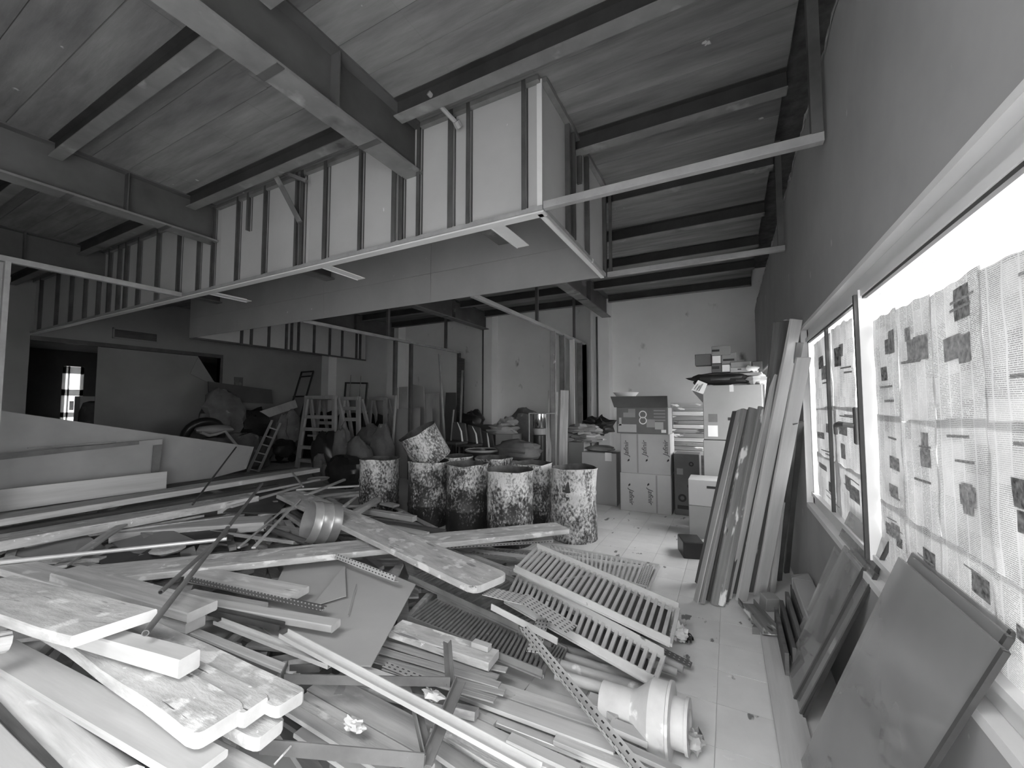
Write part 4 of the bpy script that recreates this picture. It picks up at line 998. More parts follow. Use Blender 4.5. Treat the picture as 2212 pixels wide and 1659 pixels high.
blobthing('black_bundle', 'black bundle below the hanging bags', 615, 968, 0, (.2, .3, .25), 'black', 46, .3, 'bundle', dx=1.2)
# low heap of sacks and bins between the trestles and the drums
for (nm, lb, px, py, y, rad, m_, sd, ct) in (
    ('dark_bin', 'dark squarish bin lump in front of the trestles', 703, 958, 6.6, (.36, .28, .3), 'black', 51, 'bin'),
    ('printed_sack', 'printed cement sack standing behind the left drum', 738, 975, 6.5, (.22, .2, .55), 'sack', 52, 'sack'),
    ('cement_sack', 'half empty cement sack slumped behind the left drum', 775, 972, 6.4, (.34, .24, .26), 'sack', 53, 'sack'),
    ('cement_sack', 'cement sack lying on top of the slumped one', 795, 935, 7.0, (.5, .3, .16), 'sack', 54, 'sack'),
    ('round_bundle', 'rounded dark bundle at the right of the sacks', 826, 950, 6.9, (.3, .25, .28), 'sack', 55, 'bundle'),
    ('dark_heap_sack', 'black sack low on the floor behind the left drum', 745, 1010, 5.9, (.5, .3, .26), 'black', 56, 'sack'),
    ('rubble_bag', 'pale rubble bag at the foot of the trestle', 690, 1003, 6.3, (.16, .15, .24), 'sack', 57, 'bag')):
    tp_ = AY(px, py, y).z + rad[2]
    p_ = AY(px, py, y); tag(MB().blob((p_.x, p_.y, tp_ / 2), (rad[0], rad[1], tp_ / 2), sd, .3, 18, 12, 1.8).build(nm, M[m_], smooth=True), lb, ct)
p = AY(716, 1015, 6.1)
r_ = thing('metal_bucket', 'shiny round metal bucket beside the pale rubble bag', 'bucket', (p.x, p.y, p.z - .25))
MB().lathe([(.14, 0), (.2, .2), (.2, .3), (.17, .38), (.155, .38), (.18, .3), (.12, .02), (.001, .02)], 20, Matrix.Translation((p.x, p.y, p.z - .25))).build('body', M['stud'], r_, smooth=True)
# sheets and poles leaning round the end post
def lsheet(pts, y0, y1, m_, lb, t=.015, name='leaning_sheet'):
    """pts: bottom-left, bottom-right, top-right, top-left; bottom at depth y0, top at y1"""
    q = [AY(*pts[0], y0), AY(*pts[1], y0), AY(*pts[2], y1), AY(*pts[3], y1)]
    q[0].z = q[1].z = 0.0
    return tag(MB().prism(q, (0, t, 0)).build(name, M[m_]), lb, 'sheet', 'sheets leaning by the end post')
lsheet([(846, 1030), (905, 1030), (907, 880), (853, 884)], 7.4, 7.6, 'sheet_grey', 'widest grey sheet leaning left of the end post')
lsheet([(858, 1020), (884, 1020), (880, 835), (862, 836)], 7.75, 7.95, 'timber_dim', 'narrow board behind the wide grey sheet')
lsheet([(886, 1020), (925, 1020), (915, 835), (890, 830)], 7.9, 8.1, 'sheet_grey', 'grey sheet second from the post, behind the wide one')
lsheet([(910, 1015), (950, 1015), (948, 848), (918, 850)], 8.0, 8.2, 'timber_dim', 'brownish board leaning in the middle of the sheets')
lsheet([(920, 960), (936, 960), (933, 882), (921, 883)], 7.5, 7.7, 'card_pale', 'small pale sheet leaning in front of the others')
lsheet([(952, 1008), (985, 1012), (985, 848), (963, 848)], 8.3, 8.5, 'sheet_dark', 'dark board leaning beside the end post')
lsheet([(978, 1010), (1000, 1010), (1003, 775), (992, 772)], 8.8, 8.95, 'wood_dark', 'tall dark board leaning inside the end post')
for (a0, a1, y0, y1, r0, m_, lb) in (((843, 1020), (857, 838), 7.2, 7.45, .035, 'rail', 'bright steel tube leaning left of the grey sheets'),
                                 ((966, 1022), (949, 765), 7.4, 7.9, .03, 'rail', 'long pale pole leaning towards the rail, right of the sheets'),
                                 ((990, 1010), (999, 800), 8.4, 8.7, .03, 'stud', 'grey pole leaning against the dark board by the post'),
                                 ((967, 1000), (980, 885), 7.6, 7.8, .02, 'timber_dim', 'short stick leaning low in front of the dark board')):
    tag(MB().tube([V((AY(*a0, y0).x, y0, 0)), AY(*a1, y1)], r0, 8).build('leaning_pole', M[m_], smooth=True), lb, 'pole', 'poles leaning by the end post')
# moulded chairs with painted edge highlights, basin, boxes, sack, water stand
CHL = ('left plastic chair back with a highlight painted on its edge', 'middle plastic chair back with a highlight painted on its edge', 'right plastic chair back with a highlight painted on its edge')
for i, (px, py) in enumerate(((995, 940), (1027, 945), (1053, 955))):
    p = AY(px, py, 6.9 + .25 * i); r_ = thing('moulded_chair', CHL[i], 'chair', (p.x, p.y, 0), 'moulded chairs behind the drums')
    bk_ = MB().add([(p.x - .24, p.y + .05, p.z + .26), (p.x + .10, p.y + .02, p.z + .24 - .04 * i), (p.x + .2, p.y - .05, p.z - .12), (p.x - .2, p.y - .05, p.z - .1), (p.x - .24, p.y + .09, p.z + .26), (p.x + .10, p.y + .06, p.z + .24 - .04 * i), (p.x + .2, p.y, p.z - .12), (p.x - .2, p.y, p.z - .1)],
             [(0, 3, 2, 1), (4, 5, 6, 7), (0, 1, 5, 4), (1, 2, 6, 5), (2, 3, 7, 6), (3, 0, 4, 7)]).build('backrest', M['sheet_dark'], r_, bevel=.02)
    MB().tube([AY(px - 1 - 6 * (i < 2), py - 28 + 4 * i, p.y - .09), AY(px + 1, py - 8, p.y - .09), AY(px + 4, py + 16, p.y - .11)], [.006, .017, .02], 8).build('painted_glint', M['white'], bk_, smooth=True)  # white tube paints the highlight on the curved back
    MB().box(p.x - .22, p.x + .22, p.y - .45, p.y - .05, p.z - .16, p.z - .11).build('seat', M['sheet_dark'], r_, bevel=.02)
    for (sx, sy) in ((-.19, -.42), (.19, -.42), (-.19, -.08), (.19, -.08)): MB().tube([(p.x + sx, p.y + sy, 0), (p.x + sx, p.y + sy, p.z - .15)], .014, 6).build('leg', M['black'], r_)
p = AY(1042, 972, 6.35)
r_ = thing('rubber_tub', 'black rubber tub with a thick grey rim behind the drums', 'tub', (p.x, p.y, 0))
MB().lathe([(.2, 0), (.3, p.z), (.27, p.z), (.18, .05), (.001, .05)], 22, Matrix.Translation((p.x, p.y, 0))).build('body', M['black'], r_, smooth=True)
MB().tube([(p.x + .3 * math.cos(t), p.y + .3 * math.sin(t), p.z) for t in [2 * math.pi * k / 24 for k in range(25)]], .02, 8, False).build('rim', M['sheet_grey'], r_, smooth=True)
blobthing('folded_sack', 'big folded grey sack behind the drum rims', 1122, 972, 6.4, (.42, .25, .17), 'sack', 61, .35)
blobthing('pale_bag_heap', 'crumpled pale plastic bag on the boxes behind the drums', 1088, 928, 7.8, (.34, .2, .12), 'card_pale', 62, .7, 'bag', None, 3.0)
blobthing('pale_bag_heap', 'second crumpled pale bag, higher against the wall', 1100, 914, 8.0, (.24, .18, .12), 'card_pale', 63, .7, 'bag', None, 3.0)
blobthing('dark_cloth', 'dark cloth bundle right of the pale bags', 1132, 925, 8.2, (.42, .25, .42), 'sack', 64, .3, 'cloth')
blobthing('dark_cloth_pile', 'dark cloth pile behind the end post', 1018, 915, 8.9, (.35, .25, .35), 'black', 65, .35, 'cloth')
carton(pbox(1070, 1108, 938, 1010, 7.5, .4, 0), 'card', 'low brown box under the crumpled pale bags', tape=False)
p = AY(1052, 925, 8.3); tag(MB().box(p.x - .25, p.x + .25, p.y - .15, p.y + .15, 0, p.z + .08).build('dark_case', M['sheet_dark'], bevel=.01), 'tall dark case standing before the back wall', 'case')
r_ = thing('water_dispenser_stand', 'wire stand holding a shiny stainless cylinder over a dark bucket', 'stand', AY(1162, 985, 6.6).xy.to_3d())
YS = 6.6
q0, q1 = AY(1143, 893, YS), AY(1180, 893, YS)
for (x, y) in ((q0.x, YS), (q1.x, YS), (q0.x + .09, YS + .3), (q1.x + .05, YS + .3)): MB().tube([(x, y, 0), (x, y, q0.z)], .011, 6).build('leg', M['rail'], r_)
MB().tube([(q0.x, YS, q0.z), (q1.x, YS, q0.z), (q1.x + .05, YS + .3, q0.z), (q0.x + .09, YS + .3, q0.z), (q0.x, YS, q0.z)], .011, 6).build('top_ring', M['rail'], r_)
cz = AY(1168, 925, YS).z; cxp = AY(1166, 905, YS + .15).x
MB().lathe([(.001, cz), (.125, cz), (.13, cz + .01), (.13, q0.z), (.12, q0.z), (.001, q0.z - .02)], 28, Matrix.Translation((cxp, YS + .15, 0))).build('cylinder', M['chrome'], r_, smooth=True)
MB().lathe([(.1, cz - .12), (.12, cz - .01), (.001, cz - .01)], 20, Matrix.Translation((cxp, YS + .15, 0))).build('collar', M['sheet_grey'], r_, smooth=True)
MB().lathe([(.11, .3), (.12, cz - .13), (.001, cz - .13)], 20, Matrix.Translation((cxp, YS + .15, 0))).build('bucket', M['black'], r_, smooth=True)
MB().box(q0.x, q1.x + .04, YS, YS + .3, .27, .3).build('shelf', M['rail'], r_)
for i, (px, pt, w_) in enumerate(((1183, 843, .09), (1190, 846, .10), (1207, 842, .16))):
    a = AY(px, 1000, 7.3); tp = AY(px, pt, 7.3)
    tag(extr('upright_board', (a.x, 7.3 + .08 * i, 0), (tp.x, 7.45 + .08 * i, tp.z), rect(w_, .025, .003, False), M['wood'], wdir=_r, seg=4, jit=.003), ('slim upright board left of the stud partition', 'upright board second from the left at the stud partition', 'widest upright board leaning on the stud partition')[i], 'board', 'boards leaning at the stud partition')

# ================================================================= THE HEAP OF BOARDS, TRAYS AND STEEL
def perf_mat(name, base, dark, fx, wy, off=0.0, duty=.55):
    m = mat(name, base * .85, base * 1.1, freq=5, rough=.5, metal=.15, splat=[(.75, 9, .7, .04, (1, 1, 1))])
    nt = m.node_tree; N = nt.nodes; Lk = nt.links; b = N['Principled BSDF']
    src = b.inputs['Base Color'].links[0].from_socket
    tc = N.new('ShaderNodeTexCoord'); sp = N.new('ShaderNodeSeparateXYZ'); Lk.new(tc.outputs['Object'], sp.inputs[0])
    def mth(op, a, b_=None):
        q = N.new('ShaderNodeMath'); q.operation = op
        for i, x in enumerate((a, b_)):
            if x is None: continue
            if isinstance(x, (int, float)): q.inputs[i].default_value = x
            else: Lk.new(x, q.inputs[i])
        return q.outputs[0]
    s1 = mth('LESS_THAN', mth('FRACT', mth('MULTIPLY', sp.outputs[0], fx)), duty)
    s2 = mth('LESS_THAN', mth('ABSOLUTE', mth('SUBTRACT', mth('FRACT', mth('MULTIPLY', sp.outputs[1], wy)), .5)), .16)
    s3 = mth('LESS_THAN', mth('ABSOLUTE', mth('SUBTRACT', mth('FRACT', mth('MULTIPLY', sp.outputs[2], wy)), .5)), .16)
    k = mth('MULTIPLY', s1, mth('MAXIMUM', s2, s3))
    mx = N.new('ShaderNodeMixRGB'); Lk.new(k, mx.inputs[0]); Lk.new(src, mx.inputs[1]); mx.inputs[2].default_value = (dark, dark, dark, 1)
    Lk.new(mx.outputs[0], b.inputs['Base Color']); return m
M['perf'] = perf_mat('slotted_galvanised_steel', .48, .04, 26, 44, duty=.45)
M['perf_dark'] = perf_mat('slotted_dark_steel', .14, .5, 34, 40, duty=.35)
M['tray'] = mat('galvanised_tray', .56, .70, freq=4, rough=.45, metal=.25, rand=.08, splat=[(.2, 8, .68, .06, (1, 1, 1))])
M['tray_dark'] = mat('grimy_tray', .18, .30, freq=4, rough=.5, metal=.25, rand=.08, splat=[(.5, 8, .7, .05, (1, 1, 1))])
M['steel'] = mat('painted_angle_steel', .11, .19, freq=4, rough=.5, splat=[(.6, 10, .7, .03, (1, 1, 1))])
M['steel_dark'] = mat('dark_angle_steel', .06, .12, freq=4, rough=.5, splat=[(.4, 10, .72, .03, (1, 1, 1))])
M['alu'] = mat('aluminium_profile', .56, .68, freq=3, rough=.35, metal=.3)
M['lath'] = mat('grooved_metal_lath', .30, .50, scale=(.3, 40, 1), freq=3, rough=.6, rand=.12, bump=.4)
M['pvc'] = mat('dusty_pvc', .52, .68, freq=5, rough=.6, splat=[(.85, 9, .66, .05, (1, 1, 1)), (.3, 4, .66, .1, (1, 1, 1))])
M['pipe'] = mat('dusty_conduit', .30, .46, scale=(.6, 3, 3), freq=4, rough=.6, rand=.12, splat=[(.65, 6, .64, .06, (1, 1, 1))])
M['duct'] = mat('galvanised_duct', .30, .46, freq=4, rough=.35, metal=.5)
M['sheet'] = mat('grey_card_sheet', .44, .50, freq=1.8, rough=.55, splat=[(.7, 12, .76, .02, (1, 1, 1))])

def board4(name, label, c, zA, zB, t, m, cat='plank', group='boards in the heap', seg=8, jit=.004, taper=None, skew=0, bow=0, w=None, roll=0):
    a0, a1, b1, b0 = AZ(*c[0], zA), AZ(*c[1], zA), AZ(*c[2], zB), AZ(*c[3], zB)
    a, b = (a0 + a1) / 2, (b0 + b1) / 2
    x = (b - a).normalized(); y = V((0, 0, 1)).cross(x).normalized()
    ww = w or (abs((a0 - a1).dot(y)) + abs((b0 - b1).dot(y))) / 2
    ww = max(.02, min(ww, .34))
    o = extr(name, a, b, rect(ww, t, min(.006, t * .2)), M[m], seg=seg, jit=jit, taper=taper, skew=skew, bow=bow, roll=roll)
    return tag(o, label, cat, group)
def stick(name, label, p0, p1, w, t, m, cat='batten', group='battens in the heap', prof=None, roll=0, jit=.002, smooth=False):
    o = extr(name, AZ(*p0), AZ(*p1), prof or rect(w, t, .003), M[m], roll=roll, seg=6, jit=jit, smooth=smooth)
    return tag(o, label, cat, group)

# ---- long timbers and sheets along the left
q = [AX(22, 890, -7.75), AX(545, 965, -7.75), AX(529, 1014, -7.75), AX(300, 1075, -7.75), AX(-40, 1105, -7.75), AX(-40, 882, -7.75)]
r_ = thing('fallen_panel', 'big grey wall panel lying on edge along the left with a sloping top', 'panel', (-7.76, 3, .5))
MB().prism(q, (-.03, 0, 0)).build('sheet', M['sheet_grey'], r_)
MB().bar(AX(547, 965, -7.74), AX(530, 1013, -7.74), .012, .03, (1, 0, 0)).build('bare_edge', M['card_pale'], r_)
q = [AX(-40, 985, -7.5), AX(200, 962, -7.5), AX(352, 948, -7.5), AX(340, 1024, -7.5), AX(-40, 1080, -7.5)]
r_ = thing('fallen_panel', 'second grey panel in front of the big one, edged with a dark batten', 'panel', (-7.5, 2.4, .6))
MB().prism(q, (-.03, 0, 0)).build('sheet', M['sheet_grey'], r_)
MB().prism([AX(331, 962, -7.48), AX(350, 960, -7.48), AX(342, 1022, -7.48), AX(326, 1024, -7.48)], (.01, 0, 0)).build('batten', M['steel'], r_)
MB().prism([AX(-40, 984, -7.48), AX(300, 953, -7.48), AX(300, 960, -7.48), AX(-40, 998, -7.48)], (.008, 0, 0)).build('torn_strip', M['steel'], r_)
MB().bar(AX(60, 968, -7.46), AX(250, 955, -7.46), .01, .03, (1, 0, 0)).build('torn_strip', M['stud'], r_)
tag(extr('edge_plank', AX(-40, 1062, -7.0), AX(360, 1018, -7.0), rect(.025, .24, .003), M['wood_pale'], seg=6, jit=.003), 'pale plank standing on edge above the long timbers on the left', 'plank', 'boards in the heap')
board4('long_timber', 'longest weathered timber running along the left towards the drums', [(-20, 1108), (-20, 1131), (681, 1017), (673, 1004)], .54, .54, .07, 'wood', seg=14)
stick('dark_rail', 'dark rail directly under the longest timber on the left', (-20, 1146, .44), (600, 1046, .44), .14, .06, 'wood_dark')
stick('dark_rail', 'dark rail behind the longest timber on the left', (-20, 1098, .48), (640, 1010, .48), .12, .05, 'wood_dark')
board4('long_timber', 'second long timber, just in front of the longest one', [(-20, 1156), (-20, 1174), (548, 1076), (540, 1062)], .48, .46, .09, 'wood_dusty', seg=12)
stick('split_stick', 'split pale stick at the far end of the second timber', (470, 1078, .44), (690, 1034, .46), .05, .03, 'wood')
stick('split_stick', 'thin pale stick lying beside the split one', (500, 1092, .42), (650, 1048, .44), .035, .03, 'wood_pale')
board4('weathered_timber', 'short weathered beam behind the crossing planks', [(255, 1134), (262, 1152), (582, 1130), (578, 1110)], .36, .37, .1, 'wood', seg=8, jit=.01)
stick('diagonal_slat', 'narrow slat slanting up from the thin pale rod', (128, 1222, .45), (264, 1132, .43), .085, .02, 'wood')
stick('pale_rod', 'thin pale rod lying nearly level across the left heap', (-10, 1216, .52), (490, 1164, .50), 0, 0, 'alu', 'rod', None, circ(.017, 10), smooth=True)
for i, (pl, z, m_, lb) in enumerate((
    ([(240, 1172), (360, 1140), (425, 1168), (300, 1200)], .33, 'sheet_grey', 'grey triangular sheet under the thin pale rod'),
    ([(60, 1175), (180, 1150), (240, 1190), (150, 1215), (30, 1200)], .34, 'sheet_grey', 'grey sheet scrap on the far left under the rod'),
    ([(200, 1195), (330, 1185), (400, 1205), (230, 1228)], .33, 'sheet_dark', 'dark sheet scrap behind the long crossing plank'),
    ([(482, 1106), (560, 1048), (640, 1062), (600, 1108)], .38, 'sheet_dark', 'dark smooth sheet leaning among the sticks near the duct'),
    ([(360, 1140), (520, 1130), (500, 1165), (430, 1168)], .31, 'sheet_dark', 'dark plate below the weathered beam'))):
    tag(MB().prism([AZ(x, y, z + .02 * (k % 2)) for k, (x, y) in enumerate(pl)], (0, 0, -.012)).build('sheet_scrap', M[m_]), lb, 'sheet', 'sheet scraps in the heap')
tag(MB().lathe([(.10, 0), (.13, .02), (.11, .035), (.06, .03), (.001, .028)], 16, Matrix.Translation(AZ(362, 1192, .37)), lambda p, a: p + V((0, 0, .012 * noise.noise(V((a * 2, p.x * 20, 0)))))).build('twine_coil', M['wood'], smooth=True), 'coil of pale twine on the heap behind the crossing plank', 'coil')

# ---- the two crossing planks and the duct ring
board4('crossing_plank', 'longest crossing plank, reaching from the left to the pale drum', [(150, 1226), (176, 1254), (1229, 1153), (1203, 1120)], .44, .31, .05, 'wood_dusty', seg=16, jit=.006, taper=(.03, .8))
board4('crossing_plank', 'round-ended plaster-caked plank lying over the longest one', [(645, 1052), (598, 1074), (1036, 1272), (1088, 1236)], .50, .45, .05, 'wood_dusty', seg=14, jit=.006, taper=(.07, .62))
ca_ = AZ(648, 1122, .66); cb_v = AZ(722, 1140, .52)
pc0, pc1 = AY(664, 1131, 2.72), AY(706, 1118, 2.8)
axd = (_r * .72 + V((_f.x, _f.y, 0)) * .62 + V((0, 0, -.28))).normalized(); pc0 = pc0 + V((0, 0, .02))
Md = axd.to_track_quat('Z', 'Y').to_matrix().to_4x4(); Md.translation = pc0
r_ = thing('duct_ring', 'short round metal duct section lying on the round-ended plank', 'duct', pc0)
RD = .20
MB().lathe([(RD, 0), (RD, .07), (RD * 1.03, .078), (RD, .086), (RD, .17), (RD * 1.03, .178), (RD, .186), (RD * .99, .27), (RD * .96, .27), (RD * .965, 0), (RD, 0)], 36, Md).build('ring', M['duct'], r_, smooth=True)

# ---- sticks and scraps between duct and drums
for (lb, a0, a1, w, t, m_) in (
    ('pale square stick pointing up towards the left drum', (660, 1068, .50), (744, 1034, .52), .045, .03, 'wood_pale'),
    ('thin white stick pointing right at the left drum', (640, 1056, .50), (850, 1043, .48), .04, .025, 'wood_pale'),
    ('short pale stick rising behind the white one', (630, 1018, .55), (655, 1050, .46), .025, .02, 'wood_pale'),
    ('small square block standing out before the left drum', (764, 1104, .46), (817, 1074, .44), .07, .06, 'wood'),
    ('smaller grey stub left of the square block', (743, 1092, .44), (768, 1072, .43), .03, .03, 'wood'),
    ('dark beam end in front of the dark drums', (785, 1098, .36), (896, 1115, .34), .09, .06, 'wood'),
    ('long dark beam low in front of the drums', (700, 1108, .34), (960, 1146, .22), .12, .07, 'wood_dark'),
    ('grey stick along the low dark beam', (780, 1122, .28), (925, 1150, .24), .05, .04, 'wood'),
    ('mottled batten behind the white stick', (660, 1072, .42), (800, 1056, .40), .09, .04, 'wood_splash'),
    ('thin bright slat left of the duct', (516, 1181, .46), (614, 1098, .47), .022, .015, 'wood_pale'),
    ('longer bright slat running up to the duct', (548, 1181, .48), (647, 1078, .52), .03, .015, 'wood_pale'),
    ('stubby stepped timber left of the duct', (470, 1100, .38), (600, 1082, .40), .10, .05, 'wood'),
    ('broken timber end beside the stepped one', (560, 1112, .38), (640, 1092, .40), .06, .04, 'wood'),
    ('flat stick lying under the duct', (620, 1092, .36), (720, 1160, .33), .06, .03, 'wood_dark')):
    stick('loose_stick', lb, a0, a1, w, t, m_, 'stick', 'loose sticks near the drums')
stick('burnt_log', 'dark rounded log under the duct ring', (580, 1142, .36), (662, 1172, .34), 0, 0, 'wood_dark', 'log', None, circ(.032, 10), jit=.004)
tag(MB().lathe([(.0005, 0), (.13, .005), (.17, .03), (.175, .04), (.15, .03), (.0005, .018)], 24, Matrix.Translation(AZ(688, 1038, .40))).build('pale_dish', M['card_pale'], smooth=True), 'shallow pale dish lying left of the grey drum', 'dish')

# ---- steel tubes
def tube(lb, p0, p1, r0, m_='steel', nm='steel_tube'):
    a, b = AZ(*p0), AZ(*p1); o = MB().tube([a, b], r0, 12).build(nm, M[m_], smooth=True); tag(o, lb, 'tube', 'thin tubes in the heap')
    d = (b - a).normalized(); MB().tube([b - d * .001, b + d * .002], r0 * .7, 10).build('bore', M['black'], o); return o
tube('long steel tube slanting across the left boards', (566, 1045, .72), (314, 1368, .66), .014)
tube('shorter steel tube lying against the long one', (490, 1150, .66), (347, 1279, .62), .013)
tube('thin dark rod standing in front of the fallen panel', (510, 966, .95), (416, 1090, .58), .011, 'steel_dark')

# ---- big boards in the left foreground
board4('scaffold_board', 'wide dusty scaffold board at the left with a broken end', [(-60, 1215), (-60, 1322), (172, 1376), (322, 1316)], .68, .68, .05, 'wood_dusty', seg=8, jit=.01, skew=.25)
board4('square_timber', 'sawn timber with a pale end below the wide scaffold board', [(120, 1318), (60, 1336), (388, 1428), (430, 1402)], .61, .60, .075, 'wood_pale', seg=6)
board4('scaffold_board', 'caked scaffold board nearest the angle-iron frame', [(230, 1290), (160, 1322), (596, 1528), (662, 1488)], .50, .47, .05, 'wood_dusty', seg=10, jit=.008, taper=(.03, .75))
board4('scaffold_board', 'thick caked board ending with a rounded corner near the smooth one', [(120, 1282), (20, 1318), (432, 1588), (525, 1520)], .52, .50, .06, 'wood_dusty', seg=10, jit=.01, taper=(.05, .7))
board4('scaffold_board', 'caked board with a clipped end beside the thick one', [(160, 1290), (95, 1310), (528, 1545), (580, 1503)], .50, .485, .055, 'wood_dusty', seg=10, jit=.008, taper=(.03, .8))
board4('scaffold_board', 'lower round-ended board under the caked ones', [(320, 1410), (270, 1440), (540, 1604), (630, 1545)], .43, .40, .05, 'wood_dusty', seg=6, jit=.006, taper=(.05, .7))
board4('smooth_board', 'long smooth pale board, the nearest wide board of the heap', [(-60, 1330), (-90, 1398), (392, 1678), (498, 1622)], .44, .42, .03, 'wood_pale', seg=8, jit=.003)
board4('smooth_board', 'second smooth board under the end of the long pale one', [(380, 1540), (300, 1580), (640, 1760), (700, 1720)], .34, .30, .035, 'wood', seg=6)
stick('rough_log', 'thick dark rounded log under the long smooth board', (-60, 1430, .34), (250, 1720, .30), 0, 0, 'wood', 'log', None, circ(.085, 14), jit=.012, smooth=True)
stick('rough_log', 'thinner dark log beside the first one', (-60, 1500, .30), (150, 1740, .26), 0, 0, 'wood', 'log', None, circ(.06, 12), jit=.01, smooth=True)
board4('corner_board', 'pale board lying lowest beside the two dark logs', [(-60, 1500), (-110, 1560), (20, 1720), (125, 1675)], .40, .40, .025, 'wood_pale')
stick('corner_strip', 'thin strip beside the pale corner board', (-40, 1490, .40), (150, 1690, .38), .03, .02, 'wood_dark')
board4('mid_plank', 'dark speckled plank running into the middle under the smooth board', [(150, 1480), (80, 1500), (360, 1720), (450, 1690)], .33, .31, .04, 'wood_splash')
stick('log_end', 'splintered log end at the far left edge', (-60, 1400, .60), (16, 1385, .58), 0, 0, 'wood_dusty', 'log', None, circ(.05, 10), jit=.01)
board4('dull_plank', 'dull grey plank with a sawn end left of the steel tubes', [(190, 1218), (96, 1240), (408, 1322), (467, 1300)], .54, .50, .055, 'wood', seg=8)
board4('dull_plank', 'dull plank lying flat on the far left under the scaffold board', [(40, 1200), (-60, 1215), (250, 1300), (330, 1278)], .50, .48, .05, 'wood', seg=8)
board4('dull_plank', 'dull plank whose stub shows beneath the sawn one', [(200, 1262), (150, 1280), (400, 1345), (445, 1330)], .44, .42, .06, 'wood', seg=6)

# ---- boards, angles and profiles in the centre foreground
board4('end_lit_plank', 'plank with a bright sawn end pointing at the grey card sheet', [(430, 1222), (420, 1248), (640, 1294), (651, 1262)], .40, .38, .045, 'wood', seg=6)
stick('bolted_angle', 'dark angle iron with holes under the bright-ended plank', (405, 1256, .38), (693, 1322, .34), .06, .03, 'perf_dark', 'angle iron', 'angle irons in the heap', angle_prof(.055, .04, .005), roll=.2)
stick('worn_batten', 'worn batten under the dark angle iron', (405, 1278, .35), (566, 1308, .34), .10, .03, 'wood')
board4('pale_batten', 'pale batten with a clean end across the grey card sheet', [(430, 1286), (420, 1302), (716, 1352), (736, 1336)], .39, .37, .045, 'wood_pale', seg=6)
stick('dark_channel', 'short dark steel channel below the pale batten', (455, 1326, .36), (609, 1360, .34), .05, .04, 'steel_dark', 'channel', 'angle irons in the heap', chan_prof(.045, .035, .005))
for i, (a0, a1, lb) in enumerate((((395, 1352, .36), (640, 1450, .32), 'upper dark strip of the three left of the angle frame'), ((410, 1375, .34), (630, 1470, .30), 'middle dark strip of the three left of the angle frame'), ((430, 1400, .32), (620, 1490, .28), 'lower dark strip of the three left of the angle frame'))):
    stick('dark_strip', lb, a0, a1, .05, .03, ('wood', 'steel_dark', 'wood_dark')[i], 'strip', 'dark strips in the heap')
stick('aluminium_profile', 'long pale aluminium profile crossing over the angle-iron frame', (612, 1372, .42), (1165, 1670, .26), 0, 0, 'alu', 'profile', 'aluminium profiles', chan_prof(.055, .022, .004))
stick('aluminium_profile', 'shorter aluminium profile with a jagged cut end', (470, 1345, .38), (716, 1440, .36), 0, 0, 'alu', 'profile', 'aluminium profiles', chan_prof(.05, .02, .004))
# grey card sheet with folds
r_ = thing('card_sheet', 'large creased grey card sheet in the middle of the heap', 'sheet', AZ(760, 1330, .27))
pts = [(622, 1208), (745, 1200), (898, 1262), (802, 1438), (705, 1434), (600, 1385), (556, 1345)]
MB().prism([AZ(x, y, z) for (x, y), z in zip(pts, (.28, .26, .25, .27, .28, .29, .29))], (0, 0, -.006)).build('sheet', M['sheet'], r_)
MB().prism([AZ(672, 1312, .292), AZ(745, 1222, .285), AZ(748, 1288, .292)], (0, 0, .004)).build('folded_flap', M['sheet'], r_)
MB().tube([AZ(770, 1262, .28), AZ(762, 1290, .285), AZ(752, 1330, .285)], .003, 6).build('scratch_ridge', M['card_pale'], r_)
stick('bolted_angle', 'mortar-caked angle iron projecting over the grey card sheet', (722, 1206, .36), (850, 1256, .34), 0, 0, 'perf', 'angle iron', 'angle irons in the heap', angle_prof(.05, .04, .006), roll=-.4)
# welded angle frame
r_ = thing('angle_iron_frame', 'welded angle-iron frame standing among the flat laths', 'frame', AZ(900, 1600, .05))
def fb(p0, p1, w=.06, h=.05, roll=0, m_='steel'): return extr('bar', AZ(*p0), AZ(*p1), angle_prof(w, h, .006), M[m_], parent=r_, roll=roll)
fb((612, 1478, .30), (972, 1484, .28), .05, .045, 0)
fb((975, 1486, .27), (968, 1392, .34), .035, .03, .6)
fb((985, 1472, .28), (908, 1652, .20), .05, .03, 0)
fb((890, 1540, .26), (915, 1655, .20), .045, .05, 0)
fb((560, 1630, .24), (915, 1662, .20), .07, .06, 0)
fb((606, 1482, .30), (622, 1448, .30), .04, .05, 0)
fb((625, 1455, .31), (690, 1452, .31), .03, .04, 0, 'steel_dark')
tag(MB().tube([AZ(628, 1612, .28), AZ(610, 1632, .30), AZ(592, 1652, .29)], .004, 6).build('wire_scrap', M['white'], smooth=True), 'short white wire scrap on the bottom bar of the frame', 'wire')

